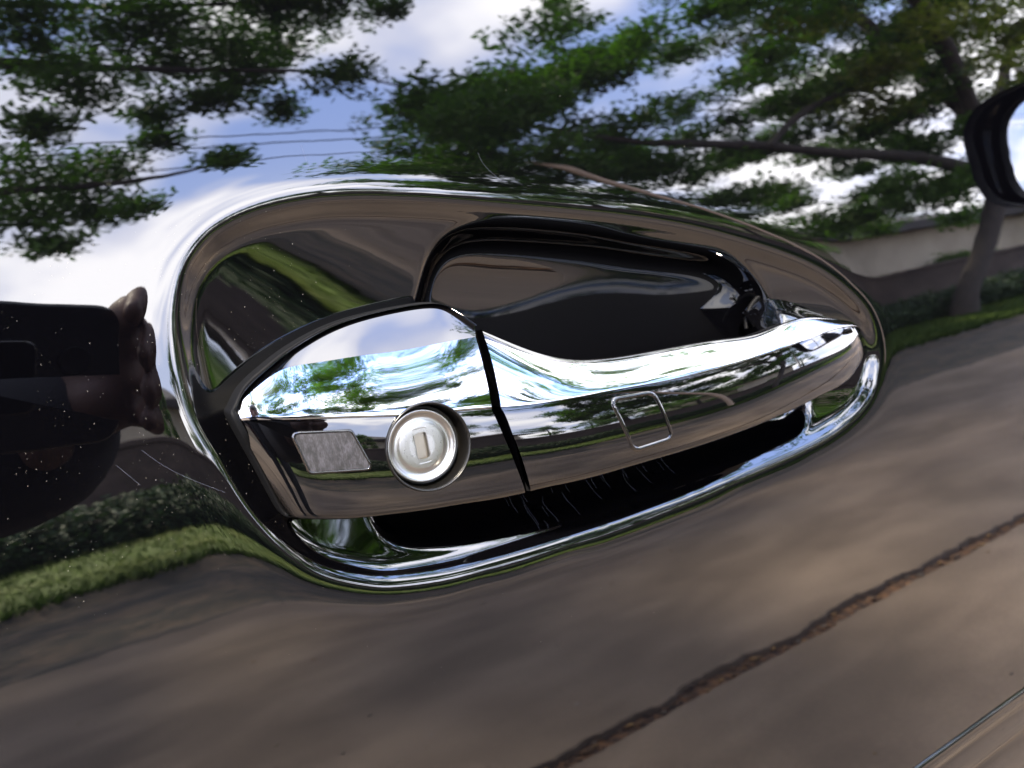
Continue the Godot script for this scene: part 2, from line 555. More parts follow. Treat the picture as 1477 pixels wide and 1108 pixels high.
func make_street_side() -> void:
	# low brown garden wall with a coping
	var w := base("garden_wall", Vector3(12, 0, 6.75))
	tag(w, "low brown rendered garden wall behind the verge and hedge", "wall")
	put("wall_body", box_mesh(Vector3(-24, -0.05, -0.12), Vector3(30, 0.82, 0.12)), mat.wall, w)
	put("coping", box_mesh(Vector3(-24, 0.823, -0.16), Vector3(30, 0.88, 0.16)), mat.wall, w)
	# hedge: rough dark leaf mass with stems inside
	var h := base("hedge", Vector3(10, 0, 5.85))
	tag(h, "dark clipped hedge between the grass verge and the brown wall", "hedge")
	put("stem", box_mesh(Vector3(-16, 0, -0.12), Vector3(26, 0.24, 0.12)), mat.bark, h)
	var n := FastNoiseLite.new()
	n.seed = 12
	n.frequency = 0.6
	var where: Array[Transform3D] = []
	var tints := PackedColorArray()
	for k in 26000:
		var x := -15.0 + 38.0 * pow(rng.randf(), 1.2)
		var top := 0.42 + 0.10 * n.get_noise_1d(x) + 0.05 * n.get_noise_1d(x * 7.0)
		var a := rng.randf_range(-0.3, 1.2) * PI
		var rr := sqrt(rng.randf_range(0.45, 1.0))
		var p := Vector3(x, top * 0.5 + sin(a) * top * 0.5 * rr, -cos(a) * 0.42 * rr)
		p.y = maxf(p.y, 0.03)
		where.append(Transform3D(rand_basis().scaled(Vector3.ONE * rng.randf_range(0.5, 1.1)), p))
		tints.append(Color.WHITE * rng.randf_range(0.6, 1.3))
	var crown := scatter("foliage", leaf_spray(7, 0.10, 0.045, 0.022), mat.hedge, where, h, tints)
	crown.set_meta("kind", "stuff")
	# pale house with a dark low roof, beyond the wall
	house(Vector3(22.5, 0, 17.0), -0.15, 15.0, 7.0, 2.45, "pale house with a low dark roof behind the hooked tree")
	house(Vector3(2.0, 0, 34.0), 0.1, 12.0, 8.0, 2.3, "distant pale house with a low dark roof beyond the wall, seen left of the trees")

	var spots := [[15.5, 12.6, 1.0], [18.4, 12.9, 0.8], [21.5, 12.4, 1.15], [24.6, 12.8, 0.9], [12.6, 11.5, 0.9]]
	var says := ["second round bush from the left before the pale house", "middle and smallest round bush before the pale house", "tallest round bush before the pale house wall", "round bush at the right end of the pale house", "round bush left of the pale house, behind the brown wall"]
	for q in spots.size():
		var f: Array = spots[q]
		var b := base("bush", Vector3(f[0], 0, f[1]))
		tag(b, says[q], "bush", "bushes in the garden of the pale house")
		put("stem", tube(PackedVector3Array([Vector3(0, -0.05, 0), Vector3(0.03, f[2] * 0.6, 0.02)]), [0.05, 0.02], 7, 2), mat.bark, b)
		var cl := []
		for k in 7:
			cl.append([Vector3(f[0] + rng.randf_range(-0.5, 0.5), f[2] * rng.randf_range(0.4, 0.85), f[1] + rng.randf_range(-0.4, 0.4)), 0.42, f[2] * 0.26, 70])
		leafy("foliage", b, cl, leaf_spray(9, 0.14, 0.08, 0.024), mat.leaf, [0.7, 1.3])

func house(at: Vector3, turn: float, wide: float, deep: float, tall: float, label: String) -> void:
	var h := base("house", at)
	h.rotation.y = turn
	tag(h, label, "house")
	var x := wide * 0.5
	var z := deep * 0.5
	put("wall", box_mesh(Vector3(-x, -0.1, -z), Vector3(x, tall, z)), mat.render, h)
	# hipped roof with eaves
	var P := [Vector3(-x - 0.5, tall + 0.02, -z - 0.5), Vector3(x + 0.5, tall + 0.02, -z - 0.5), Vector3(x + 0.5, tall + 0.02, z + 0.5), Vector3(-x - 0.5, tall + 0.02, z + 0.5), Vector3(-x + z, tall + 0.9, 0), Vector3(x - z, tall + 0.9, 0)]
	var st := SurfaceTool.new()
	st.begin(Mesh.PRIMITIVE_TRIANGLES)
	for f in [[0, 4, 1], [1, 4, 5], [1, 5, 2], [2, 5, 3], [3, 5, 4], [3, 4, 0]]:
		for k in f:
			st.add_vertex(P[k])
	st.generate_normals()
	var r := put("roof", st.commit(), mat.roof, h)
	put("fascia", box_mesh(Vector3(-x - 0.52, tall - 0.28, -z - 0.52), Vector3(x + 0.52, tall + 0.017, z + 0.52)), mat.roof, r)

# ---------------------------------------------------------------- trees

func rand_basis() -> Basis:
	return Basis.from_euler(Vector3(rng.randf_range(-0.7, 0.7), rng.randf() * TAU, rng.randf_range(-0.7, 0.7)))

# A spray of leaves on a short twig, about «reach» across.
func leaf_spray(n: int, reach: float, length: float, width: float) -> ArrayMesh:
	var r := RandomNumberGenerator.new()
	r.seed = 17
	var st := SurfaceTool.new()
	st.begin(Mesh.PRIMITIVE_TRIANGLES)
	for k in n:
		var o := Vector3(r.randf_range(-1, 1), r.randf_range(-0.45, 0.45), r.randf_range(-1, 1)) * reach
		var b := Basis.from_euler(Vector3(r.randf_range(-0.6, 0.6), r.randf() * TAU, r.randf_range(-0.6, 0.6)))
		var l := length * r.randf_range(0.7, 1.3)
		var a := o - b.z * l * 0.5
		var t := o + b.z * l * 0.5
		var s1 := o + b.x * width - b.y * width * 0.25
		var s2 := o - b.x * width - b.y * width * 0.25
		for tri in [[a, s1, t], [a, t, s2]]:
			var nn: Vector3 = -(tri[1] - tri[0]).cross(tri[2] - tri[0]).normalized()
			for v in tri:
				st.set_normal(nn)
				st.add_vertex(v)
	return st.commit()

# clumps: [centre, half width, half height, how many sprays]
func leafy(called: String, parent: Node3D, clumps: Array, spray: Mesh, m: Material, shade: Array) -> void:
	var where: Array[Transform3D] = []
	var tints := PackedColorArray()
	for c in clumps:
		var tone := rng.randf_range(shade[0], shade[1])
		for k in c[3]:
			var d := Vector3(rng.randfn(), rng.randfn(), rng.randfn()) * 0.5
			if d.length() > 1.2:
				d = d.normalized() * rng.randf()
			where.append(Transform3D(rand_basis().scaled(Vector3.ONE * rng.randf_range(0.6, 1.2)), c[0] + d * Vector3(c[1], c[2], c[1]) - parent.position))
			tints.append(Color.WHITE * tone * rng.randf_range(0.75, 1.25))
	var o := scatter(called, spray, m, where, parent, tints)
	o.set_meta("kind", "stuff")

func limb(called: String, parent: Node3D, s: String, radii: Array, m: Material, sides := 9) -> void:
	var p := pts3(s, 1.0)
	for k in p.size():
		p[k] -= parent.position
	put(called, tube(p, radii, sides, 5), m, parent)

func make_trees() -> void:
	var spray := leaf_spray(9, 0.16, 0.10, 0.026)
	var fine := leaf_spray(9, 0.12, 0.07, 0.018)
	# the wide spreading tree on the verge, trunk bent to the right
	var t := base("spreading_tree", Vector3(9.15, 0, 5.2))
	tag(t, "wide spreading green tree with a dark hooked trunk on the verge", "tree")
	limb("trunk", t, "9.12 -0.05 5.2; 9.2 0.35 5.2; 9.6 0.84 5.2; 9.98 1.34 5.2; 10.3 1.85 5.2", [0.19, 0.14, 0.13, 0.13, 0.12], mat.bark, 14)
	limb("limb", t, "10.2 1.75 5.2; 9.9 2.25 5.3; 8.75 2.57 5.3; 7.59 2.75 5.35; 6.56 2.95 5.4; 5.2 3.2 5.6; 4.0 3.7 5.9", [0.12, 0.11, 0.08, 0.07, 0.06, 0.04, 0.02], mat.bark)
	limb("limb", t, "6.7 2.9 5.35; 7.35 3.31 5.4; 8.2 3.65 5.5; 9.4 4.05 5.6; 11.4 4.8 5.7", [0.05, 0.05, 0.045, 0.04, 0.03], mat.bark)
	limb("limb", t, "10.3 1.8 5.2; 10.5 2.8 5.3; 10.3 4.2 5.6; 9.6 6.0 6.0; 8.5 7.5 6.2", [0.14, 0.13, 0.11, 0.08, 0.04], mat.bark)
	limb("limb", t, "10.5 2.8 5.3; 9.2 4.4 4.6; 7.0 5.8 3.6; 4.5 6.8 2.4; 2.2 7.4 1.2", [0.11, 0.10, 0.08, 0.06, 0.03], mat.bark)
	limb("limb", t, "10.4 2.4 5.2; 12.0 3.6 5.6; 14.0 4.8 6.2; 16.0 5.6 6.6", [0.12, 0.10, 0.08, 0.04], mat.bark)
	var clumps := []
	# layered clumps along the low limbs; the crown is hollow underneath, so that sky shows between the layers
	for k in 235:
		var x := rng.randf_range(3.0, 14.0)
		var z := rng.randf_range(5.5 if x < 7.0 else 4.6, 8.8)
		var roof: float = 2.6 + 0.50 * x
		var y: float = rng.randf_range(1.5 + 0.02 * x, roof)
		var gap := smoothstep(6.0, 7.5, x) * smoothstep(11.0, 9.5, x) * (1.0 - absf(y - 3.05) / 0.3)
		if gap > 0.2 and z < 7.5:
			continue
		clumps.append([Vector3(x, y, z), rng.randf_range(0.3, 0.75), rng.randf_range(0.10, 0.24), 75])
	leafy("crown", t, clumps, spray, mat.leaf, [0.55, 1.5])
	clumps = []
	for k in 38:
		clumps.append([Vector3(rng.randf_range(7.5, 14.0), rng.randf_range(3.4, 7.0), rng.randf_range(4.4, 6.0)), rng.randf_range(0.4, 0.8), rng.randf_range(0.15, 0.3), 70])
	leafy("crown", t, clumps, spray, mat.leaf_yellow, [0.6, 1.4])
	clumps = []
	# high thin part of the crown over the road and the car
	for k in 130:
		var x := rng.randf_range(1.0, 9.0)
		clumps.append([Vector3(x, rng.randf_range(5.6, 8.2), rng.randf_range(3.4 - 5.0 * smoothstep(3.0, 4.5, x), 7.5)), rng.randf_range(0.3, 0.7), rng.randf_range(0.08, 0.18), 60])
	leafy("crown", t, clumps, fine, mat.leaf, [0.8, 1.6])
	# thin leaning pale tree
	t = base("leaning_tree", Vector3(5.65, 0, 4.75))
	tag(t, "thin pale trunk leaning to the left over the verge", "tree")
	limb("trunk", t, "5.75 -0.05 4.75; 5.6 0.75 4.8; 5.29 1.50 4.9; 4.67 2.08 5.0; 4.02 2.56 5.0; 3.75 2.72 5.0; 3.5 2.85 5.1", [0.075, 0.065, 0.06, 0.055, 0.045, 0.035, 0.015], mat.palebark)
	clumps = []
	for k in 8:
		clumps.append([Vector3(rng.randf_range(2.6, 3.9), rng.randf_range(2.6, 3.6), rng.randf_range(4.8, 5.6)), 0.35, 0.14, 70])
	leafy("crown", t, clumps, fine, mat.leaf, [0.7, 1.2])
	# the tree whose boughs hang in from the left
	t = base("overhanging_tree", Vector3(-4.2, 0, 6.2))
	tag(t, "dark leafed tree whose boughs hang across the sky at left", "tree")
	limb("trunk", t, "-4.2 -0.05 6.2; -4.1 1.2 6.2; -3.7 2.4 6.1", [0.28, 0.22, 0.18], mat.bark, 12)
	limb("limb", t, "-3.75 2.3 6.1; -2.2 3.1 6.0; -0.6 3.3 6.0; 0.5 3.3 6.0; 1.2 3.25 5.6", [0.13, 0.09, 0.05, 0.025, 0.008], mat.bark)
	limb("limb", t, "-3.75 2.3 6.1; -2.4 4.0 6.1; -0.6 4.5 5.9; 0.8 4.5 6.0; 2.2 4.2 5.6; 3.2 4.0 5.8", [0.13, 0.10, 0.06, 0.035, 0.015, 0.006], mat.bark)
	limb("limb", t, "-2.4 4.0 6.1; -0.8 5.2 6.2; 0.8 5.4 6.3; 2.6 5.6 6.3; 4.2 5.7 6.2", [0.09, 0.06, 0.03, 0.015, 0.006], mat.bark)
	limb("limb", t, "-3.0 3.2 6.1; -2.6 5.0 4.6; -1.6 6.4 2.8; 0.0 7.2 1.4", [0.11, 0.09, 0.06, 0.03], mat.bark)
	clumps = []
	for v in ["0.18 4.69 5.40 0.34 0.21; 0.22 4.57 5.88 0.42 0.30; 0.74 5.19 6.36 0.49 0.32; 0.46 4.08 5.52 0.36 0.21; 1.12 5.05 6.00 0.50 0.22; 1.28 4.85 6.48 0.53 0.24",
			"1.48 4.58 5.64 0.33 0.25; 1.84 4.63 6.12 0.36 0.28; 2.21 5.10 6.60 0.27 0.2; 1.28 4.04 5.76 0.32 0.13; 1.71 4.49 6.24 0.30 0.15; 2.29 4.08 5.40 0.30 0.2; 3.16 3.99 5.88 0.32 0.16; 1.97 4.18 6.36 0.25 0.14",
			"1.25 3.28 5.52 0.23 0.11; 0.88 4.00 6.00 0.26 0.15; 0.95 3.96 6.48 0.22 0.1; 0.10 3.76 5.64 0.26 0.11; 0.08 3.50 6.12 0.51 0.25; 0.54 3.73 6.60 0.31 0.17; -0.14 2.99 5.76 0.29 0.22",
			"0.30 3.17 6.24 0.39 0.16; 0.58 2.86 5.40 0.18 0.05; -0.02 2.76 5.88 0.26 0.10; 2.40 5.56 6.36 1.0 0.09; 2.95 4.96 5.52 0.20 0.06"]:
		for part in v.split(";"):
			var f: PackedFloat64Array = part.strip_edges().split_floats(" ")
			clumps.append([Vector3(f[0], f[1], f[2]), f[3] * 0.95, f[4] * 0.95, int(560.0 * f[3] * f[3] + 40)])
	for k in 16:
		clumps.append([Vector3(rng.randf_range(-3.6, -0.6), rng.randf_range(3.0, 6.2), rng.randf_range(5.0, 7.4)), rng.randf_range(0.3, 0.7), rng.randf_range(0.15, 0.3), 90])
	leafy("crown", t, clumps, fine, mat.leaf, [0.7, 1.3])
	clumps = []
	for k in 80:
		clumps.append([Vector3(rng.randf_range(-4.0, 2.4), rng.randf_range(5.8, 7.8), rng.randf_range(3.4, 6.8)), rng.randf_range(0.3, 0.6), rng.randf_range(0.08, 0.18), 55])
	leafy("crown", t, clumps, fine, mat.leaf, [0.7, 1.4])
	# trees far beyond the wall
	var far := [[3.0, 26.0, 2.6], [7.5, 24.0, 3.4], [12.0, 22.0, 3.6], [17.0, 25.0, 4.4], [25.0, 27.0, 5.0], [34.0, 24.0, 5.5], [-6.0, 30.0, 3.6], [-1.5, 40.0, 2.4], [9.0, 13.0, 2.9], [13.5, 13.5, 3.3], [30.0, 13.0, 4.2]]
	var names := ["round dark tree beyond the wall, farthest left but two", "low round tree beyond the wall near the wires", "broad tree beyond the wall left of the pale house", "tree standing close behind the left end of the pale house", "tall tree behind the middle of the pale house", "tall tree at the right end of the pale house", "dark tree beyond the wall at the far left", "small dark tree in the far distance at left", "bushy low tree just behind the brown wall", "bushy tree between the brown wall and the pale house", "tree in front of the pale house at right"]
	for k in far.size():
		var f: Array = far[k]
		t = base("garden_tree", Vector3(f[0], 0, f[1]))
		tag(t, names[k], "tree", "trees beyond the wall")
		var hh: float = f[2]
		put("trunk", tube(PackedVector3Array([Vector3(0, -0.05, 0), Vector3(0.1, hh * 0.4, 0.05), Vector3(0.0, hh * 0.75, 0)]), [0.18, 0.13, 0.06], 8, 4), mat.bark, t)
		clumps = []
		for j in 26:
			var a := rng.randf() * TAU
			var q := sqrt(rng.randf())
			var up := rng.randf_range(0.3, 1.0)
			var spreadr: float = hh * 0.62 * sin(PI * clampf(up, 0.12, 0.93)) + 0.2
			clumps.append([Vector3(f[0] + cos(a) * q * spreadr, hh * up, f[1] + sin(a) * q * spreadr), hh * 0.17, hh * 0.09, 60])
		leafy("crown", t, clumps, spray, mat.leaf, [0.6, 1.3])

func make_wires() -> void:
	for k in 3:
		var y: float = [6.5, 6.33, 5.95][k]
		var p := PackedVector3Array()
		for i in 9:
			var u := i / 8.0
			p.append(Vector3(lerpf(-18, 27, u), y + 0.9 * (u - 0.5) * (u - 0.5) * 4.0 * 0.4 - 0.05, 12.0 + 0.12 * k))
		var o := put("power_line", tube(p, [0.014, 0.014, 0.014, 0.014, 0.014, 0.014, 0.014, 0.014, 0.014], 5, 6), mat.wire, self)
		tag(o, ["topmost of the three dark power lines across the sky", "middle one of the three dark power lines across the sky", "lowest of the three dark power lines across the sky"][k], "wire", "power lines above the gardens")
	for k in 2:
		var pole := base("utility_pole", Vector3([-18.0, 27.0][k], 0, 12.12))
		tag(pole, ["grey utility pole at the left end of the power lines", "grey utility pole at the right end of the power lines"][k], "pole", "utility poles carrying the power lines")
		put("post", tube(PackedVector3Array([Vector3(0, -0.1, 0), Vector3(0, 4, 0), Vector3(0, 8, 0)]), [0.15, 0.13, 0.1], 10, 2), mat.pole, pole)
		put("crossarm", box_mesh(Vector3(-0.06, 6.95, -0.8), Vector3(0.06, 7.07, 0.8)), mat.pole, pole)

# ---------------------------------------------------------------- the car

const R_UP := 1.4
const R_LOW := 4.0

func door_xf() -> Transform3D:
	return Transform3D(Basis(Vector3.RIGHT, -deg_to_rad(TILT)), DOOR_AT - CAR_AT)

func body_z(y: float) -> float:
	if y > -0.06:
		return -y * y / (2.0 * R_UP)
	var u := y + 0.06
	return -0.0036 / (2.0 * R_UP) + 0.06 / R_UP * u - u * u / (2.0 * R_LOW)

func blur(a: PackedFloat32Array, w: int, h: int, r: int) -> PackedFloat32Array:
	var src := a.duplicate()
	var dst := a.duplicate()
	var k := 1.0 / (2 * r + 1)
	for pass_ in 3:
		for y in h:
			var row := y * w
			var s := 0.0
			for x in range(-r, r + 1):
				s += src[row + clampi(x, 0, w - 1)]
			for x in w:
				dst[row + x] = s * k
				s += src[row + mini(x + r + 1, w - 1)] - src[row + maxi(x - r, 0)]
		for x in w:
			var s := 0.0
			for y in range(-r, r + 1):
				s += dst[clampi(y, 0, h - 1) * w + x]
			for y in h:
				src[y * w + x] = s * k
				s += dst[mini(y + r + 1, h - 1) * w + x] - dst[maxi(y - r, 0) * w + x]
	return src

func closed_spline(p: PackedVector2Array, per: int) -> PackedVector2Array:
	var q := PackedVector3Array()
	var n := p.size()
	for k in range(-4, n + 5):
		var v := p[posmod(k, n)]
		q.append(Vector3(v.x, v.y, 0))
	var m := spline_m(q)
	var out := PackedVector2Array()
	for k in n * per:
		var v := spline_at(q, m, 4.0 + float(k) / per)
		out.append(Vector2(v.x, v.y))
	return out

func fill_mask(poly: PackedVector2Array, x0: float, y0: float, step: float, w: int, h: int) -> PackedFloat32Array:
	var a := PackedFloat32Array()
	a.resize(w * h)
	var n := poly.size()
	for j in h:
		for sub in 3:
			var y := y0 + (j + (sub - 1) / 3.0) * step
			var xs := PackedFloat32Array()
			for k in n:
				var p := poly[k]
				var q := poly[(k + 1) % n]
				if (p.y <= y) != (q.y <= y):
					xs.append(p.x + (q.x - p.x) * (y - p.y) / (q.y - p.y))
			xs.sort()
			for k in range(0, xs.size() - 1, 2):
				var l := (xs[k] - x0) / step + 0.5
				var r := (xs[k + 1] - x0) / step + 0.5
				for i in range(maxi(int(l), 0), mini(int(r), w - 1) + 1):
					a[j * w + i] += clampf(minf(r, i + 1.0) - maxf(l, float(i)), 0.0, 1.0) / 3.0
	return a

# A bowl over a mask: the membrane that hangs in its outline, 1 at its deepest.
func bowl(mask: PackedFloat32Array) -> PackedFloat32Array:
	var w := FX / 3
	var h := FY / 3
	var u := PackedFloat32Array()
	u.resize(w * h)
	var inside := PackedByteArray()
	inside.resize(w * h)
	for j in h:
		for i in w:
			inside[j * w + i] = 1 if mask[j * 3 * FX + i * 3] > 0.5 else 0
	for it in 260:
		for j in range(1, h - 1):
			for i in range(1, w - 1):
				var k := j * w + i
				if inside[k]:
					var r := 0.25 * (u[k - 1] + u[k + 1] + u[k - w] + u[k + w] + 1.0)
					u[k] += 1.9 * (r - u[k])
	var top := 0.0
	for v in u:
		top = maxf(top, v)
	var out := PackedFloat32Array()
	out.resize(FX * FY)
	for j in FY:
		for i in FX:
			var fi := minf(i / 3.0, w - 1.001)
			var fj := minf(j / 3.0, h - 1.001)
			var a := int(fi)
			var b := int(fj)
			var k := b * w + a
			var p := fi - a
			var q := fj - b
			out[j * FX + i] = ((u[k] * (1 - p) + u[k + 1] * p) * (1 - q) + (u[k + w] * (1 - p) + u[k + w + 1] * p) * q) / top
	return blur(out, FX, FY, 5)

func soft_floor(x: float, w: float) -> float:
	# max(0, x) with a rounded corner
	return 0.5 * (x + sqrt(x * x + w * w))

const LIP := "69.3 29.3; 53.6 29.0; 44.0 27.5; 36.0 24.6; 31.1 21.3; 27.3 17.0; 24.9 12.3; 22.8 5.0; 21.9 -4.1; 22.2 -16.3; 25.2 -27.2; 29.1 -40.3; 34.3 -52.0; 39.9 -60.1; 46.7 -66.4; 56.3 -71.9; 63.6 -74.6; 77.0 -77.3; 90.6 -78.8; 115.0 -80.4; 142.3 -81.4; 173.0 -81.4; 193.4 -80.7; 218.3 -79.6; 239.1 -78.2; 253.9 -75.8; 265.9 -72.0; 274.5 -66.4; 278.3 -59.6; 280.4 -52.8; 279.8 -44.7; 275.9 -35.1; 266.6 -25.8; 253.7 -16.5; 237.7 -8.6; 218.3 -1.2; 198.8 5.3; 176.4 11.4; 147.0 17.4; 124.4 21.3; 97.4 26.0"
const CUP := "91.4 3.3; 93.8 9.5; 96.8 14.2; 100.8 17.2; 107.1 18.5; 118.1 17.7; 134.4 15.0; 153.0 11.3; 173.1 6.3; 194.6 1.0; 210.7 -4.6; 220.5 -12.5; 228.4 -22.5; 235.7 -40.1; 241.0 -56.2; 241.9 -66.8; 238.8 -72.5; 228.1 -74.2; 196.6 -75.2; 166.0 -75.5; 135.6 -75.1; 106.0 -73.1; 82.3 -69.9; 69.7 -65.8; 64.0 -59.3; 66.0 -47.3; 75.1 -30.9; 86.2 -8.3"

func axis_steps(parts: Array) -> PackedFloat32Array:
	# [from, to, step] runs joined end to end
	var out := PackedFloat32Array()
	for p in parts:
		var n := int(round((p[1] - p[0]) / p[2]))
		for k in n:
			out.append(lerpf(p[0], p[1], float(k) / n))
	out.append(parts[-1][1])
	return out

var height_x0 := 0.0
var field := PackedFloat32Array()
var FX := 0
var FY := 0
const STEP := 0.0007
const FIELD_AT := Vector2(-0.004, -0.104)

func recess_depth(x: float, y: float) -> float:
	var u := (x - FIELD_AT.x) / STEP
	var v := (y - FIELD_AT.y) / STEP
	var i := int(floor(u))
	var j := int(floor(v))
	if i < 0 or j < 0 or i >= FX - 1 or j >= FY - 1:
		return 0.0
	var a := u - i
	var b := v - j
	var k := j * FX + i
	return (field[k] * (1 - a) + field[k + 1] * a) * (1 - b) + (field[k + FX] * (1 - a) + field[k + FX + 1] * a) * b

func skin_z(x: float, y: float) -> float:
	return body_z(y) - recess_depth(x, y)

func make_door() -> void:
	FX = 444
	FY = 232
	var lip := closed_spline(pts2(LIP), 6)
	var cup := closed_spline(pts2(CUP), 6)
	var lm := fill_mask(lip, FIELD_AT.x, FIELD_AT.y, STEP, FX, FY)
	var cm := fill_mask(cup, FIELD_AT.x, FIELD_AT.y, STEP, FX, FY)
	var l1 := blur(lm, FX, FY, 2)
	var l3 := blur(lm, FX, FY, 8)
	var c1 := blur(cm, FX, FY, 3)
	var lb := bowl(lm)
	# the well runs on under the lock cover
	var under := cup.duplicate()
	for k in under.size():
		under[k].x -= 0.030 * smoothstep(0.112, 0.092, under[k].x)
	var um := fill_mask(under, FIELD_AT.x, FIELD_AT.y, STEP, FX, FY)
	var cb := bowl(um)
	field.resize(FX * FY)
	for k in FX * FY:
		var d := 0.0024 * soft_floor((l1[k] - 0.35) / 0.65, 0.12)
		d += 0.0006 * l3[k]
		var low := smoothstep(-0.030, -0.062, FIELD_AT.y + (k / FX) * STEP)
		d += lerpf(0.0115, 0.0098, low) * lb[k]
		d += 0.0045 * soft_floor((c1[k] - 0.30) / 0.70, 0.10)
		d += (lerpf(0.0012, 0.0105, low) * cb[k] + lerpf(0.0056, 0.0020, low) * sqrt(maxf(cb[k], 0.0))) * smoothstep(0.15, 0.85, c1[k])
		field[k] = d - 0.0024 * soft_floor(-0.35 / 0.65, 0.12) - 0.0045 * soft_floor(-0.30 / 0.70, 0.10)
	field = blur(field, FX, FY, 1)
	var xs := axis_steps([[-0.40, -0.04, 0.012], [-0.04, -0.004, 0.002], [-0.004, 0.3061, 0.0007], [0.3061, 0.45, 0.002], [0.45, 1.0, 0.012]])
	var ys := axis_steps([[-0.55, -0.31, 0.010], [-0.31, -0.104, 0.002], [-0.104, 0.0577, 0.0007], [0.0577, 0.12, 0.002], [0.12, 0.24, 0.008]])
	var peel := FastNoiseLite.new()
	peel.seed = 2
	peel.frequency = 70.0
	peel.fractal_octaves = 2
	var slow := FastNoiseLite.new()
	slow.seed = 6
	slow.frequency = 14.0
	slow.fractal_octaves = 2
	var w := xs.size()
	var h := ys.size()
	var P := PackedVector3Array()
	P.resize(w * h)
	var wave := PackedFloat32Array()
	wave.resize(w * h)
	for j in h:
		for i in w:
			var x := xs[i]
			var y := ys[j]
			var z := body_z(y) + 0.0000022 * peel.get_noise_2d(x, y * 1.6) + 0.000012 * slow.get_noise_2d(x * 0.7, y * 1.4)
			if x > FIELD_AT.x and y > FIELD_AT.y and y < 0.0577 and x < 0.3061:
				z -= recess_depth(x, y)
			P[j * w + i] = Vector3(x, y, z)
	var N := PackedVector3Array()
	N.resize(w * h)
	for j in h:
		for i in w:
			var i0 := maxi(i - 1, 0)
			var i1 := mini(i + 1, w - 1)
			var j0 := maxi(j - 1, 0)
			var j1 := mini(j + 1, h - 1)
			var c := P[j * w + i]
			N[j * w + i] = Vector3(-slope3(P[j * w + i0].z, c.z, P[j * w + i1].z, c.x - P[j * w + i0].x, P[j * w + i1].x - c.x), -slope3(P[j0 * w + i].z, c.z, P[j1 * w + i].z, c.y - P[j0 * w + i].y, P[j1 * w + i].y - c.y), 1.0).normalized()
	var panel_i := PackedInt32Array()
	var recess_i := PackedInt32Array()
	for j in h - 1:
		for i in w - 1:
			var a := j * w + i
			var b := a + w
			var x := xs[i]
			var y := ys[j]
			var inside := false
			if x > FIELD_AT.x and y > FIELD_AT.y and y < 0.0577 and x < 0.3061:
				var fi := int(round((x - FIELD_AT.x) / STEP))
				var fj := int(round((y - FIELD_AT.y) / STEP))
				if fi < FX and fj < FY:
					inside = l1[fj * FX + fi] > 0.35
			var six := PackedInt32Array([a, b, a + 1, a + 1, b, b + 1])
			if inside:
				recess_i.append_array(six)
			else:
				panel_i.append_array(six)
	var d := put("door_panel", array_mesh(P, N, panel_i), mat.paint, car, door_xf())
	d.set_meta("label", "glossy black painted door skin mirroring trees and road")
	var back := PackedVector3Array()
	var bn := PackedVector3Array()
	var remap := {}
	var ri := PackedInt32Array()
	for k in recess_i:
		if not remap.has(k):
			remap[k] = back.size()
			back.append(P[k])
			bn.append(N[k])
		ri.append(remap[k])
	put("handle_recess", array_mesh(back, bn, ri), mat.paint, car, door_xf())

func slope3(a: float, b: float, c: float, h0: float, h1: float) -> float:
	if h0 <= 0.0:
		return (c - b) / h1
	if h1 <= 0.0:
		return (b - a) / h0
	return ((b - a) / h0 * h1 + (c - b) / h1 * h0) / (h0 + h1)

const ET := "29.9 -17.8 2.8; 33.1 -14.0 2.2; 38.7 -10.4 1.6; 45.8 -6.8 0.3; 55.3 -3.4 -1.7; 65.8 -1.3 -3.2; 78.5 -0.5 -4.2; 88.9 -0.8 -3.5; 93.9 -3.3 -1.1; 98.1 -8.9 3.7"
const ER := "30.0 -18.5 3.2; 32.8 -15.6 3.8; 38.2 -12.4 3.8; 44.2 -10.4 4.2; 52.9 -10.5 4.9; 62.0 -10.8 5.4; 72.5 -11.5 5.6; 82.6 -11.7 5.9; 88.9 -11.7 6.1; 96.6 -11.9 6.3"
const EC := "29.4 -20.1 4.0; 33.2 -20.6 6.0; 38.5 -21.7 7.8; 44.8 -22.9 9.2; 51.4 -24.1 10.2; 59.1 -25.6 11.0; 68.1 -27.3 11.6; 77.5 -28.8 12.1; 85.4 -29.8 12.5; 94.5 -31.1 12.8"
const EB := "36.7 -46.2 3.0; 38.3 -47.1 5.0; 42.1 -48.3 6.8; 48.6 -50.0 8.2; 55.5 -51.3 9.2; 63.6 -52.6 10.0; 72.2 -53.9 10.6; 81.2 -55.0 11.1; 90.5 -56.3 11.5; 100.9 -57.3 11.8"
const GT := "99.6 -10.4 5.0; 107.3 -15.2 6.0; 116.4 -20.2 7.0; 127.7 -24.2 7.7; 142.9 -26.3 8.0; 162.5 -27.3 8.0; 184.3 -28.5 7.5; 203.0 -29.9 6.8; 218.6 -29.1 5.5; 234.1 -29.0 3.5; 250.5 -31.8 1.0; 266.7 -35.8 -2.0; 277.7 -39.7 -8.0"
const GC := "96.8 -30.8 14.0; 104.5 -32.0 15.0; 113.1 -32.9 16.0; 124.6 -33.7 16.7; 138.4 -34.5 17.0; 153.2 -35.5 17.0; 171.0 -36.0 16.5; 191.0 -36.2 15.3; 210.6 -35.8 13.0; 228.7 -35.5 10.0; 247.4 -35.3 6.0; 266.6 -37.6 1.0; 280.2 -43.1 -7.0"
const GB := "101.9 -56.8 13.4; 108.3 -57.0 14.4; 117.3 -57.6 15.4; 129.4 -58.0 16.1; 143.8 -58.3 16.4; 160.9 -58.7 16.4; 178.2 -58.8 15.9; 195.9 -58.6 14.7; 214.5 -58.0 12.4; 233.3 -57.1 9.4; 252.8 -55.7 5.4; 269.5 -50.7 0.4; 283.1 -52.4 -7.6"

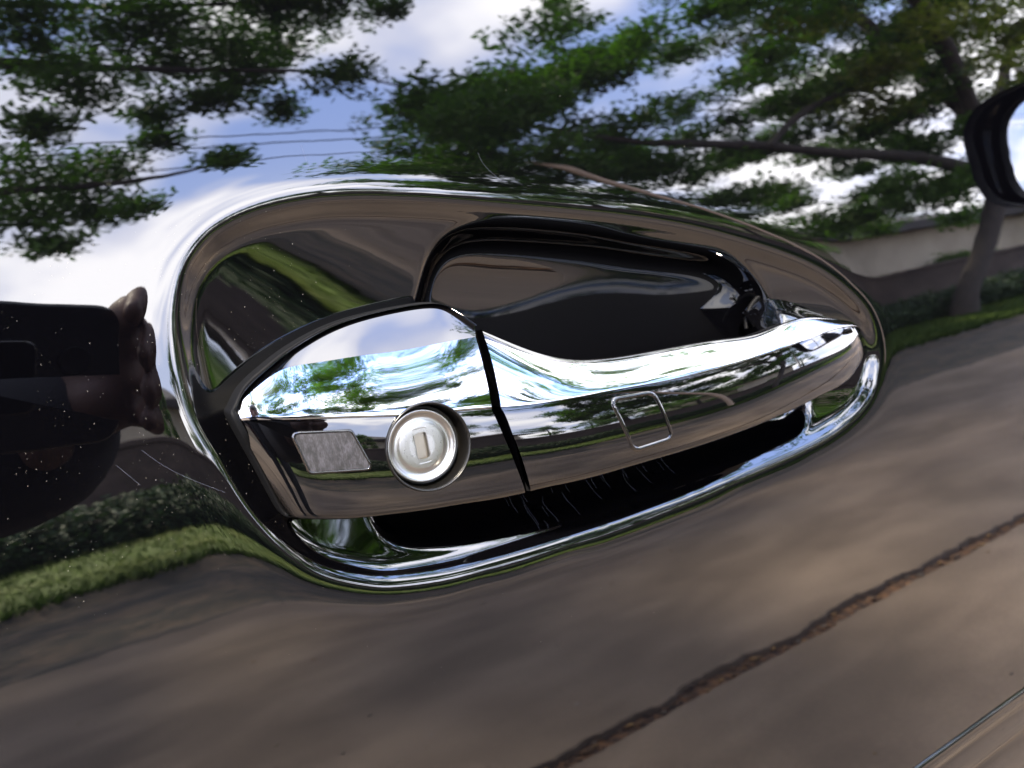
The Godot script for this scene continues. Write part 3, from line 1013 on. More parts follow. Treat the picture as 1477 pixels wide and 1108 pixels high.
# A row between rows a and b, f of the way, moved by (0, dy, dz) mm scaled by the gap between them.
func between(a: PackedVector3Array, b: PackedVector3Array, f: float, dz: float) -> PackedVector3Array:
	var out := PackedVector3Array()
	for k in a.size():
		var p := a[k].lerp(b[k], f)
		p.z += dz * 0.001 * clampf((a[k] - b[k]).length() / 0.024, 0.0, 1.2)
		out.append(p)
	return out

func moved(a: PackedVector3Array, d: Vector3) -> PackedVector3Array:
	var out := PackedVector3Array()
	for p in a:
		out.append(p + d * 0.001)
	return out

func at_depth(a: PackedVector3Array, z: float, dy: float) -> PackedVector3Array:
	var out := PackedVector3Array()
	for p in a:
		out.append(Vector3(p.x, p.y + dy * 0.001, minf(z * 0.001, p.z - 0.002)))
	return out

func make_handle() -> void:
	var D := door_xf()
	# fixed part with the lock
	var e := Node3D.new()
	e.name = "lock_cover"
	e.transform = D
	car.add_child(e)
	e.set_meta("label", "fixed rear part of the handle with chrome band and lock")
	var et := pts3(ET)
	var er := pts3(ER)
	var ec := pts3(EC)
	var eb := pts3(EB)
	put("upper_facet", loft([at_depth(et, -24.0, 0.6), moved(et, Vector3(0, 0.3, -1.0)), et], 80, 10, Vector3.UP), mat.plastic, e)
	put("upper_facet", loft([et, between(et, er, 0.5, 0.25), er], 90, 16, Vector3(0, 1, 1)), mat.plastic, e)
	put("chrome_band", bored(loft([er, between(er, ec, 0.45, 0.7), between(er, ec, 0.85, 0.45), ec, moved(ec, Vector3(0, -0.55, -0.1))], 260, 70, Vector3(0, 1, 1))), mat.chrome, e)
	var face := face_rows(moved(ec, Vector3(0, -0.55, -0.7)), eb, 0.55)
	put_face(e, face)
	make_lock(e, face)
	make_badge(e, face)
	make_gasket(e, et, ec, eb)
	# pull grip
	var g := Node3D.new()
	g.name = "pull_grip"
	g.transform = D
	car.add_child(g)
	g.set_meta("label", "long pull grip of the handle, chrome above, gloss black below")
	var gt := pts3(GT)
	var gc := pts3(GC)
	var gb := pts3(GB)
	put("top_edge", loft([moved(gt, Vector3(0, -0.3, -1.6)), gt, between(gt, gc, 0.12, 0.6)], 160, 12, Vector3(0, 1, 0)), mat.plastic, g)
	put("chrome_band", loft([between(gt, gc, 0.12, 0.6), between(gt, gc, 0.22, 1.0), between(gt, gc, 0.6, 1.3), gc, moved(gc, Vector3(0, -0.5, -0.2))], 200, 60, Vector3(0, 1, 1)), mat.chrome, g)
	var gface := face_rows(moved(gc, Vector3(0, -0.5, -0.8)), gb)
	var rows := gface.duplicate()
	put("grip_body", loft(rows, 260, 70, Vector3(0, 0, 1)), mat.plastic, g)
	# under side and back, deepened out of sight to block sky from the recess
	var low: PackedVector3Array = rows[-1]
	var blocking_keel := PackedVector3Array()
	var spine := PackedVector3Array()
	for k in low.size():
		blocking_keel.append(Vector3(low[k].x, low[k].y + 0.010, minf(maxf(low[k].z - 0.036, skin_z(low[k].x, low[k].y + 0.010) + 0.003), low[k].z - 0.002)))
		spine.append(Vector3(gt[k].x, gt[k].y - 0.008, maxf(gt[k].z - 0.018, -0.012)))
	put("grip_back", loft([low, moved(low, Vector3(0, 2.0, -5.0)), low_mid(low, blocking_keel), blocking_keel, spine, moved(gt, Vector3(0, -1.2, -6.5)), moved(gt, Vector3(0, -0.3, -1.6))], 160, 44, Vector3(0, 0, -1)), mat.inner, g)
	# left end
	put("grip_end", end_cap([gt[0], between(gt, gc, 0.6, 1.0)[0], gc[0], rows[1][0], rows[2][0], rows[-1][0]], -8.0), mat.plastic, g)
	make_button(g, gface)
	make_grip_foot(g, gt)

func low_mid(a: PackedVector3Array, b: PackedVector3Array) -> PackedVector3Array:
	var out := PackedVector3Array()
	for k in a.size():
		out.append(a[k].lerp(b[k], 0.6))
	return out

func face_rows(a: PackedVector3Array, b: PackedVector3Array, bulge := 1.0) -> Array:
	return [a, between(a, b, 0.04, 0.45 * bulge), between(a, b, 0.3, 1.35 * bulge), between(a, b, 0.58, 1.6 * bulge), between(a, b, 0.8, 1.1 * bulge), b, moved(b, Vector3(0, -0.9, -1.3)), moved(b, Vector3(0, -1.0, -2.4))]

func end_cap(edge: Array, z: float) -> ArrayMesh:
	var a := PackedVector3Array(edge)
	var b := PackedVector3Array()
	for p in edge:
		b.append(Vector3(p.x + 0.0006, p.y, z * 0.001))
	return loft([a, b], 30, 6, Vector3(-1, 0, 0))

var lock_at := Vector3(0.0746, -0.0377, 0.0)

# The black face, with the round bore of the lock cut out of it.
func put_face(e: Node3D, rows: Array) -> void:
	var nu := 260
	var nv := 120
	var R: Array[PackedVector3Array] = []
	for r in rows:
		R.append(resample(r, nu))
	var P := PackedVector3Array()
	P.resize(nu * nv)
	for i in nu:
		var col := PackedVector3Array()
		for r in R:
			col.append(r[i])
		var m := spline_m(col)
		for j in nv:
			P[j * nu + i] = spline_at(col, m, float(j) * (col.size() - 1) / (nv - 1))
	put("lower_face", bored(grid(P, nu, nv, Vector3(0, 0, 1))), mat.plastic, e)

# The same mesh with the round bore of the lock cut out of it.
func bored(full: ArrayMesh) -> ArrayMesh:
	var arr := full.surface_get_arrays(0)
	var V: PackedVector3Array = arr[Mesh.ARRAY_VERTEX]
	var I: PackedInt32Array = arr[Mesh.ARRAY_INDEX]
	var keep := PackedInt32Array()
	# vertices just inside the bore move out to its rim, so that the rim is round
	var rad := BORE_R
	for k in V.size():
		var q := Vector2(V[k].x - lock_at.x, V[k].y - lock_at.y)
		var l := q.length()
		if V[k].z > 0.0 and l < rad and l > rad - 0.0006:
			q = q / l * rad
			V[k] = Vector3(lock_at.x + q.x, lock_at.y + q.y, V[k].z)
	for k in range(0, I.size(), 3):
		var inside := false
		for s in 3:
			var v := V[I[k + s]]
			if v.z > 0.0 and Vector2(v.x - lock_at.x, v.y - lock_at.y).length() < rad - 0.0001:
				inside = true
		if not inside:
			keep.append_array(PackedInt32Array([I[k], I[k + 1], I[k + 2]]))
	return array_mesh(V, arr[Mesh.ARRAY_NORMAL], keep)

const BORE_R := 0.0116

func face_z(rows: Array, x: float, y: float) -> float:
	# height of the black face over (x, y), by looking along the rows
	var best := 1e9
	var z := 0.0
	for r in range(0, 6):
		for k in rows[r].size() - 1:
			for s in 5:
				var p: Vector3 = rows[r][k].lerp(rows[r][k + 1], s / 5.0)
				var dd := Vector2(p.x - x, (p.y - y) * 1.0).length_squared()
				if dd < best:
					best = dd
					z = p.z
	return z

# a ring or disc turned about the lock's axis; profile of (radius, z) in mm
func turned(profile: Array, sides: int, c: Vector3, tilt_x := 0.0, tilt_y := 0.0) -> ArrayMesh:
	var nu := sides + 1
	var nv := profile.size()
	var P := PackedVector3Array()
	for j in nv:
		for i in nu:
			var a := TAU * i / sides
			var r: float = profile[j][0] * 0.001
			var x := cos(a) * r
			var y := sin(a) * r
			P.append(c + Vector3(x, y, profile[j][1] * 0.001 + tilt_x * x + tilt_y * y))
	# normals by hand: smooth round the axis, creased at sharp profile corners by doubling points in the profile
	var N := PackedVector3Array()
	for j in nv:
		for i in nu:
			var a := TAU * i / sides
			var j0 := maxi(j - 1, 0)
			var j1 := mini(j + 1, nv - 1)
			var d := Vector2(profile[j1][0] - profile[j0][0], profile[j1][1] - profile[j0][1]).normalized()
			var n2 := Vector2(d.y, -d.x)
			N.append(Vector3(cos(a) * n2.x, sin(a) * n2.x, n2.y).normalized())
	var I := PackedInt32Array()
	for j in nv - 1:
		for i in sides:
			var a := j * nu + i
			var c2 := a + nu
			I.append_array(PackedInt32Array([a, a + 1, c2, a + 1, c2 + 1, c2]))
	# winding to suit the normals
	var k := 0
	while k < I.size():
		var g := (P[I[k + 1]] - P[I[k]]).cross(P[I[k + 2]] - P[I[k]])
		if g.dot(N[I[k]] + N[I[k + 1]] + N[I[k + 2]]) > 0.0:
			var s := I[k + 1]
			I[k + 1] = I[k + 2]
			I[k + 2] = s
		k += 3
	return array_mesh(P, N, I)

func make_lock(e: Node3D, rows: Array) -> void:
	var z0 := 12.2
	var c := lock_at
	var tx := 0.04
	# wall of the bore, with a small rolled rim
	var bore := put("lock_bore", turned([[12.1, z0 - 1.2], [12.0, z0 + 0.05], [11.75, z0 + 0.35], [11.5, z0 + 0.2], [11.3, z0 - 0.4], [11.15, z0 - 3.0], [11.0, z0 - 5.0], [10.5, z0 - 5.6], [8.0, z0 - 5.7]], 96, c, tx, -0.02), mat.bore, e)
	bore.set_meta("label", "dark round bore around the lock")
	var lc := c + Vector3(-0.0008, 0.0002, 0)
	var zl := z0 - 2.6
	var cyl := put("lock_cylinder", turned([[10.15, zl - 4.0], [10.1, zl - 0.8], [9.9, zl - 0.15], [9.5, zl], [9.05, zl - 0.1], [8.6, zl - 0.5], [8.1, zl - 0.95], [7.6, zl - 1.05], [6.9, zl - 0.95], [6.5, zl - 0.72], [6.0, zl - 0.62], [4.5, zl - 0.58], [3.6, zl - 0.57]], 96, lc, tx, -0.02), mat.steel, e)
	cyl.set_meta("label", "round silver lock face with an upright key slot")
	# centre of the face with the key slot let in
	var cx := lc.x
	var cy := lc.y
	var fz := (zl - 0.57) * 0.001
	var hw := 0.00165
	var hh := 0.0041
	var turn := 0.0
	var nu := 64
	var P := PackedVector3Array()
	for ring in 5:
		for i in nu + 1:
			var a := TAU * i / nu
			var dir := Vector2(cos(a), sin(a))
			# slot outline: rounded rectangle
			var s := minf(hw / maxf(absf(dir.x), 1e-5), hh / maxf(absf(dir.y), 1e-5))
			var q := dir * s
			var circ := dir * 0.0036
			var p: Vector2
			var dz := 0.0
			match ring:
				0: p = circ * (1.0 + 0.28 * absf(dir.y))
				1: p = q * 1.16
				2:
					p = q * 1.04
					dz = -0.00015
				3:
					p = q
					dz = -0.0005
				4:
					p = q * 0.98
					dz = -0.0014
			if ring == 0:
				p = dir * 0.0036
				if p.length() < (q * 1.16).length():
					p = q * 1.17
			p = p.rotated(turn)
			P.append(Vector3(cx + p.x, cy + p.y, fz + dz + tx * p.x - 0.02 * p.y + 0.00002))
	put("slot_rim", grid(P, nu + 1, 5, Vector3(0, 0, 1)), mat.steel, e)
	var st := SurfaceTool.new()
	st.begin(Mesh.PRIMITIVE_TRIANGLES)
	add_box(st, Vector3(-hw, -hh, -0.0024), Vector3(hw, hh, -0.0013))
	var o := put("key_slot", st.commit(), mat.steel_groove, e, Transform3D(Basis(Vector3.BACK, turn), Vector3(cx, cy, fz)))
	o.set_meta("label", "upright brass coloured key slot shutter")

func make_badge(e: Node3D, rows: Array) -> void:
	var outer := pts2("40.9 -26.1; 55.0 -28.5; 58.5 -38.7; 57.4 -39.9; 43.0 -37.3")
	var quad := [Vector2(40.7, -26.0), Vector2(55.3, -28.6), Vector2(58.9, -39.9), Vector2(43.2, -37.2)]
	var ring := func(inset: float) -> PackedVector2Array:
		var c := Vector2.ZERO
		for q in quad:
			c += q * 0.25
		var out := PackedVector2Array()
		var rad: float = maxf(1.5 - inset, 0.5)
		for k in 4:
			var p: Vector2 = quad[k]
			var a: Vector2 = (quad[(k + 3) % 4] - p).normalized()
			var b: Vector2 = (quad[(k + 1) % 4] - p).normalized()
			var half := acos(clampf(a.dot(b), -1.0, 1.0)) * 0.5
			var bis := (a + b).normalized()
			var q := p + bis * inset / sin(half)
			var t := rad / tan(half)
			for s in 7:
				var f := s / 6.0
				var p0 := q + a * t
				var p1 := q + b * t
				out.append(p0.lerp(q, f).lerp(q.lerp(p1, f), f))
		return out
	var nu := 29
	var P := PackedVector3Array()
	var spec := [[-0.25, 0.0], [-0.05, 0.35], [0.2, 0.45], [0.45, 0.35], [0.55, -0.25]]
	for s in spec:
		var r: PackedVector2Array = ring.call(s[0])
		for k in nu:
			var q := r[k % 28] * 0.001
			P.append(Vector3(q.x, q.y, surf_z(rows, q.x, q.y) + s[1] * 0.001))
	var frame := put("badge_frame", grid(P, nu, spec.size(), Vector3(0, 0, 1)), mat.plastic, e)
	frame.set_meta("label", "thin black frame of the slanted badge")
	var r: PackedVector2Array = ring.call(0.5)
	var mid := Vector2.ZERO
	for q in r:
		mid += q / r.size()
	var V := PackedVector3Array()
	for f in [1.0, 0.8, 0.6, 0.4, 0.2, 0.01]:
		for k in nu:
			var q := mid.lerp(r[k % 28], f) * 0.001
			V.append(Vector3(q.x, q.y, surf_z(rows, q.x, q.y) + 0.0003))
	var face := put("badge", grid(V, nu, 6, Vector3(0, 0, 1)), mat.badge, e)
	face.set_meta("label", "slanted dark grey badge with a coarse grain")

func make_gasket(e: Node3D, et: PackedVector3Array, ec: PackedVector3Array, eb: PackedVector3Array) -> void:
	# a rubber seal between the cover and the door: inner edge on the cover, outer edge on the recess floor
	var path := PackedVector3Array()
	for k in range(8, -1, -1):
		path.append(et[k])
	path.append(ec[0])
	path.append(ec[0].lerp(eb[0], 0.35))
	path.append(ec[0].lerp(eb[0], 0.7))
	for k in eb.size():
		path.append(eb[k])
	var n := 160
	var q := resample(path, n)
	var rows := []
	for spec in [[-0.35, -0.4], [0.1, 0.1], [0.5, 0.0], [0.8, -0.4], [0.85, -1.2], [0.85, -4.0]]:
		var row := PackedVector3Array()
		for k in n:
			var t := q[mini(k + 1, n - 1)] - q[maxi(k - 1, 0)]
			var o := Vector2(-t.y, t.x).normalized()
			# outwards is away from the middle of the cover
			var away := Vector2(q[k].x - 0.068, q[k].y + 0.028)
			if o.dot(away) < 0.0:
				o = -o
			var z: float = minf(q[k].z, 0.0045) - 0.0012 + spec[1] * 0.001 + 0.0012 * smoothstep(0.037, 0.031, q[k].x)
			var tip := smoothstep(0.034, 0.0305, q[k].x) * smoothstep(-0.030, -0.024, q[k].y)
			var off: float = spec[0] - (0.5 * tip if spec[0] < 0.0 else 0.0)
			row.append(Vector3(q[k].x + o.x * off * 0.001, q[k].y + o.y * off * 0.001, z + 0.0012 * tip))
		rows.append(row)
	var last := PackedVector3Array()
	for p in rows[-1]:
		last.append(Vector3(p.x, p.y, -0.026))
	rows.append(last)
	var P := PackedVector3Array()
	for r in rows:
		P.append_array(r)
	var o := put("rubber_seal", grid(P, n, rows.size(), Vector3(0, 0, 1)), mat.rubber, e)
	o.set_meta("label", "black rubber seal round the lock cover")

func make_button(g: Node3D, rows: Array) -> void:
	# a shallow rounded frame pressed into the face
	var c := [Vector2(131.9, -37.6), Vector2(147.4, -38.7), Vector2(151.9, -53.6), Vector2(137.0, -53.8)]
	var loop := PackedVector2Array()
	for k in 4:
		var p: Vector2 = c[k]
		var a: Vector2 = p.move_toward(c[(k + 3) % 4], 2.6)
		var b: Vector2 = p.move_toward(c[(k + 1) % 4], 2.6)
		for s in 8:
			var f := s / 7.0
			loop.append(a.lerp(p, f).lerp(p.lerp(b, f), f))
	var n := loop.size()
	var mid := Vector2.ZERO
	for q in loop:
		mid += q / n
	# dense sampling of the loop
	var dense := PackedVector2Array()
	for k in n:
		for s in 6:
			dense.append(loop[k].lerp(loop[(k + 1) % n], s / 6.0))
	var m := dense.size()
	var P := PackedVector3Array()
	var spec := [[-1.1, -0.1], [-0.75, 0.35], [-0.3, 0.55], [0.1, 0.45], [0.45, -0.15], [0.8, -0.3], [1.15, -0.15]]
	var zs := PackedFloat32Array()
	for k in m:
		zs.append(surf_z(rows, dense[k].x * 0.001, dense[k].y * 0.001))
	for s in spec:
		for k in m + 1:
			var t := dense[(k + 1) % m] - dense[posmod(k - 1, m)]
			var o := Vector2(t.y, -t.x).normalized()
			if o.dot(mid - dense[k % m]) < 0.0:
				o = -o
			var q: Vector2 = dense[k % m] + o * s[0]
			P.append(Vector3(q.x * 0.001, q.y * 0.001, zs[k % m] + s[1] * 0.001))
	var b := put("touch_button", grid(P, m + 1, spec.size(), Vector3(0, 0, 1)), mat.plastic, g)
	b.set_meta("label", "small rounded raised outline of a touch button")

# exact height of a face given by rows, by a fine resampling kept for later calls
var surf_cache := {}
func surf_z(rows: Array, x: float, y: float) -> float:
	var key: int = hash(rows[0])
	if not surf_cache.has(key):
		var nu := 160
		var R: Array[PackedVector3Array] = []
		for r in rows:
			R.append(resample(r, nu))
		var P := PackedVector3Array()
		for i in nu:
			var col := PackedVector3Array()
			for r in R:
				col.append(r[i])
			var m := spline_m(col)
			for j in 41:
				P.append(spline_at(col, m, j * 5.0 / 40.0))
		surf_cache[key] = P
	var P: PackedVector3Array = surf_cache[key]
	# inverse distance over the nearest points
	var sw := 0.0
	var sz := 0.0
	for p in P:
		var d := (p.x - x) * (p.x - x) + (p.y - y) * (p.y - y)
		if d < 0.0000025:
			var w := 1.0 / (d * d + 1e-15)
			sw += w
			sz += w * p.z
	return sz / sw if sw > 0.0 else 0.0

func make_grip_foot(g: Node3D, gt: PackedVector3Array) -> void:
	# the front end of the grip goes back into the recess: a top facet and an inner wall with a rounded edge between
	var front := PackedVector3Array([Vector3(204.5, -30.6, 5.2), Vector3(216.0, -30.4, 5.0), Vector3(224.5, -29.6, 4.2), Vector3(234.1, -29.3, 3.0), Vector3(250.5, -32.1, 0.6), Vector3(266.7, -36.2, -2.6)])
	var edge := PackedVector3Array([Vector3(213.0, -31.0, 1.0), Vector3(221.0, -28.5, 1.5), Vector3(225.5, -25.8, 0.5), Vector3(236.0, -26.5, -1.5), Vector3(252.0, -31.0, -4.0), Vector3(268.0, -36.0, -6.0)])
	var back := PackedVector3Array([Vector3(219.0, -24.0, -12.0), Vector3(224.0, -20.5, -11.0), Vector3(230.5, -18.9, -10.0), Vector3(243.0, -21.5, -10.0), Vector3(259.3, -28.1, -10.0), Vector3(274.0, -35.5, -10.0)])
	var rows := []
	for r in [front, edge, back]:
		var s := PackedVector3Array()
		for p in r:
			s.append(p * 0.001)
		rows.append(s)
	put("grip_foot", loft(rows, 60, 24, Vector3(0, 1, 0.3)), mat.plastic, g)
	# inner wall, facing the lock
	var top := PackedVector3Array([Vector3(204.5, -30.6, 5.2), Vector3(213.0, -31.0, 1.0), Vector3(217.5, -27.5, -5.0), Vector3(219.0, -24.0, -12.0)])
	var bot := PackedVector3Array([Vector3(208.0, -50.0, 3.0), Vector3(216.0, -50.0, -3.0), Vector3(222.0, -50.0, -9.0), Vector3(228.0, -50.0, -18.0)])
	rows = []
	for r in [top, bot]:
		var s := PackedVector3Array()
		for p in r:
			s.append(p * 0.001)
		rows.append(s)
	rows.insert(1, between(rows[0], rows[1], 0.5, -0.6))
	put("grip_foot", loft(rows, 30, 20, Vector3(-1, 0, 0)), mat.plastic, g)
	var path := PackedVector3Array()
	for p in [Vector3(218.5, -30.0, -10.5), Vector3(220.5, -24.5, -11.0), Vector3(225.0, -19.8, -10.2), Vector3(231.0, -18.4, -9.4), Vector3(243.0, -21.0, -9.4), Vector3(259.3, -27.8, -9.4), Vector3(274.5, -35.2, -9.4)]:
		path.append(p * 0.001)
	put("rubber_seal", tube(path, [0.0009, 0.0009, 0.0009, 0.0009, 0.0008, 0.0007, 0.0006], 8, 8), mat.rubber, g)

func make_car() -> void:
	car = base("car", CAR_AT)
	tag(car, "black car seen close at its door handle with chrome band and lock", "car")
	make_door()
	make_handle()
	make_moulding()
	make_wing_mirror()
	make_bodywork()
	make_marks()

func make_moulding() -> void:
	# body side moulding low on the door: two shallow ribs and a lower step
	var prof := [[-248.5, -0.6], [-249.1, 0.6], [-250.5, 1.6], [-252.7, 1.9], [-253.7, 1.2], [-254.4, 0.9], [-255.7, 1.9], [-258.5, 2.4], [-264.5, 2.5], [-268.5, 2.0], [-269.7, 0.9], [-270.9, 1.2], [-273.5, 2.6], [-280.5, 3.2], [-292.5, 3.2], [-296.5, 1.6], [-297.5, -0.6]]
	var P := PackedVector3Array()
	var nx := 60
	for q in prof:
		for i in nx + 1:
			var x := lerpf(-0.40, 1.0, float(i) / nx)
			var y: float = q[0] * 0.001
			P.append(Vector3(x, y, body_z(y) + q[1] * 0.00055 + 0.0005))
	var o := put("side_moulding", grid(P, nx + 1, prof.size(), Vector3(0, 0, 1)), mat.paint, car, door_xf())
	o.set_meta("label", "black side moulding with narrow ribs, low on the door")

func make_wing_mirror() -> void:
	var c := Vector3(0.98, 1.055, 0.215) - CAR_AT
	var m := Node3D.new()
	m.name = "wing_mirror"
	m.position = c
	car.add_child(m)
	m.set_meta("label", "black wing mirror with a bright glass, facing back")
	# housing: rounded shell, open side towards the rear (-x)
	var rows := []
	for s in [[0.012, 0.97], [0.0, 1.0], [-0.02, 1.02], [-0.06, 0.95], [-0.10, 0.7], [-0.125, 0.3], [-0.13, 0.02]]:
		var r := PackedVector3Array()
		for k in 49:
			var a := TAU * k / 48.0
			var sx := signf(cos(a)) * pow(absf(cos(a)), 0.62)
			var sy := signf(sin(a)) * pow(absf(sin(a)), 0.62)
			r.append(Vector3(-s[0], sy * 0.078 * s[1] * (1.0 + 0.15 * sx), sx * 0.122 * s[1]))
		rows.append(r)
	var P := PackedVector3Array()
	for r in rows:
		P.append_array(r)
	var shell := put("housing", grid(P, 49, rows.size(), Vector3(1, 0, 0)), mat.plastic, m)
	# rim and glass
	P = PackedVector3Array()
	for s in [[-0.012, 0.97], [-0.010, 0.95], [0.004, 0.94]]:
		for k in 49:
			var a := TAU * k / 48.0
			var sx := signf(cos(a)) * pow(absf(cos(a)), 0.62)
			var sy := signf(sin(a)) * pow(absf(sin(a)), 0.62)
			P.append(Vector3(s[0], sy * 0.078 * s[1] * (1.0 + 0.15 * sx), sx * 0.122 * s[1]))
	put("rim", grid(P, 49, 3, Vector3(-1, 0, 0)), mat.rubber, m)
	P = PackedVector3Array()
	for q in 9:
		for k in 49:
			var a := TAU * k / 48.0
			var sx := signf(cos(a)) * pow(absf(cos(a)), 0.62)
			var sy := signf(sin(a)) * pow(absf(sin(a)), 0.62)
			var f := 0.0001 + 0.945 * q / 8.0
			var y := sy * 0.078 * f * (1.0 + 0.15 * sx)
			var z := sx * 0.122 * f
			P.append(Vector3(-0.001 + (y * y + z * z) * 0.5 + 0.05 * y + 0.10 * z + 0.006, y, z))
	put("glass", grid(P, 49, 9, Vector3(-1, 0, 0)), mat.mirror, m)
	put("arm", tube(PackedVector3Array([Vector3(0.05, -0.055, -0.06), Vector3(0.05, -0.075, -0.12), Vector3(0.03, -0.09, -0.20)]), [0.022, 0.024, 0.03], 12, 5), mat.plastic, shell)

func make_bodywork() -> void:
	# the rest of this side of the car, so that the door does not float: wings, sill, windows, roof, wheels
	var off := -CAR_AT
	var T := door_xf()
	for spec in [[1.004, 1.95], [-1.45, -0.404]]:
		var P := PackedVector3Array()
		for j in 41:
			for i in 31:
				var x := lerpf(spec[0], spec[1], i / 30.0)
				var y := lerpf(-0.55, 0.24, j / 40.0)
				var bend: float = -0.10 * pow(maxf(absf(x - 0.3) - 0.9, 0.0), 2.0)
				P.append(Vector3(x, y, body_z(y) + bend))
		put("front_wing" if spec[0] > 0.0 else "rear_door", grid(P, 31, 41, Vector3(0, 0, 1)), mat.paint, car, T)
	var lo := T * Vector3(0, -0.55, body_z(-0.55))
	var hi := T * Vector3(0, 0.24, body_z(0.24))
	put("sill", box_mesh(Vector3(-1.45, 0.22, -1.5) + Vector3(off.x, 0, off.z), Vector3(1.95 + off.x, lo.y + 0.004, lo.z - 0.004)), mat.plastic, car)
	put("light_stop_block", box_mesh(Vector3(-1.40 + off.x, lo.y + 0.01, -1.5 + off.z), Vector3(1.9 + off.x, hi.y - 0.02, -0.10 + off.z)), mat.rubber, car)  # unseen opaque block added behind the door to stop light leaking through
	# side glass, leaning in, and pillars, roof
	for spec in [["front_window", 0.02, 0.92, 0.42], ["rear_window", -0.95, -0.06, 0.0]]:
		var a := Vector3(spec[1] + off.x, hi.y + 0.004, hi.z - 0.012)
		var b := Vector3(spec[2] + off.x, hi.y + 0.004, hi.z - 0.012)
		var up := Vector3(0, 0.36, -0.19)
		var P := PackedVector3Array([a, b, a + up, b + up - Vector3(spec[3], 0, 0)])
		put(spec[0], grid(P, 2, 2, Vector3(0, 0.4, 1)), mat.tint, car)
	var st := SurfaceTool.new()
	st.begin(Mesh.PRIMITIVE_TRIANGLES)
	put("window_trim", tube(PackedVector3Array([Vector3(-1.4 + off.x, hi.y, hi.z - 0.004), Vector3(0.0 + off.x, hi.y, hi.z - 0.004), Vector3(1.0 + off.x, hi.y, hi.z - 0.004)]), [0.007, 0.007, 0.007], 8, 4), mat.chrome, car)
	var roof := PackedVector3Array()
	for j in 9:
		for i in 13:
			var x := lerpf(-1.3, 0.55, i / 12.0)
			var v := j / 8.0
			roof.append(Vector3(x + off.x, hi.y + 0.36 + 0.06 * sin(PI * v), lerpf(hi.z - 0.2, hi.z - 1.35, v)))
	put("roof", grid(roof, 13, 9, Vector3.UP), mat.paint, car)
	for px in [-0.05, -1.0]:
		put("pillar", tube(PackedVector3Array([Vector3(px + 0.03 + off.x, hi.y, hi.z - 0.03), Vector3(px + 0.02 + off.x, hi.y + 0.37, hi.z - 0.225)]), [0.03, 0.028], 8, 2), mat.plastic, car)
	put("pillar", tube(PackedVector3Array([Vector3(1.0 + off.x, hi.y, hi.z - 0.03), Vector3(0.52 + off.x, hi.y + 0.37, hi.z - 0.225)]), [0.03, 0.028], 8, 2), mat.plastic, car)
	for wx in [1.55, -1.15]:
		var wheel := Node3D.new()
		wheel.name = "wheel"
		wheel.position = Vector3(wx + off.x, 0.33, -0.14 + off.z)
		car.add_child(wheel, true)
		put("tyre", turned([[230, -110], [315, -110], [330, -95], [330, 95], [315, 110], [230, 112]], 48, Vector3.ZERO), mat.tyre, wheel)
		put("rim", turned([[229, 112], [222, 100], [60, 80], [50, 96], [0.1, 98]], 48, Vector3.ZERO), mat.alloy, wheel)

# fine scratches and settled dust on the paint
func make_marks() -> void:
	var st := SurfaceTool.new()
	st.begin(Mesh.PRIMITIVE_TRIANGLES)
	var lines := []
	for s in ["8.0 -23.0; 14.0 -30.0; 24.0 -38.0", "2.0 -25.0; 6.0 -31.0", "111.0 40.0; 112.5 36.0; 117.0 31.5", "60.0 45.0; 61.0 38.0"]:
		var p := pts3(s)
		lines.append(resample(p, 24))
	for k in 34:
		var x := rng.randf_range(0.108, 0.180)
		var y := rng.randf_range(-0.077, -0.066)
		var l := rng.randf_range(0.002, 0.008)
		var p := PackedVector3Array([Vector3(x, y, 0), Vector3(x + rng.randf_range(-0.0002, 0.0005), y + l * 0.5, 0), Vector3(x + rng.randf_range(-0.0006, 0.0012), y + l, 0)])
		lines.append(resample(p, 12))
	for q in lines:
		for k in q.size() - 1:
			var a := q[k] as Vector3
			var b := q[k + 1] as Vector3
			var side := Vector3(-(b.y - a.y), b.x - a.x, 0).normalized() * 0.000022
			var v := [a - side, a + side, b - side, b + side]
			for i in 4:
				v[i].z = skin_z(v[i].x, v[i].y) + 0.00003
			for i in [0, 1, 2, 1, 3, 2]:
				st.set_normal(Vector3(0, 0, 1))
				st.add_vertex(v[i])
	var sc := put("scratches", st.commit(), mat.scratch, car, door_xf())
	sc.set_meta("kind", "stuff")
	var grain := SphereMesh.new()
	grain.radius = 1.0
	grain.height = 1.4
	grain.radial_segments = 6
	grain.rings = 3
	var where: Array[Transform3D] = []
	for k in 1000:
		var x := rng.randf_range(-0.03, 0.06) if k < 800 else rng.randf_range(-0.03, 0.30)
		var y := rng.randf_range(-0.06, 0.03) if k < 800 else rng.randf_range(-0.12, 0.07)
		if edge_noise.get_noise_2d(x * 120.0, y * 120.0) < rng.randf_range(-0.35, 0.15):
			continue
		var s := 0.000035 + 0.00005 * pow(rng.randf(), 3.0)
		where.append(door_in_world() * Transform3D(Basis.from_scale(Vector3(s, s * rng.randf_range(1.0, 2.4), s * 0.5)), Vector3(x, y, skin_z(x, y) + 0.00002)))
	tag(scatter("dust", grain, mat.speck, where, self), "specks of pale dust settled on the black paint", "dust", "", "stuff")

func door_in_world() -> Transform3D:
	return Transform3D(Basis(Vector3.RIGHT, -deg_to_rad(TILT)), DOOR_AT)

# ---------------------------------------------------------------- the person with the phone

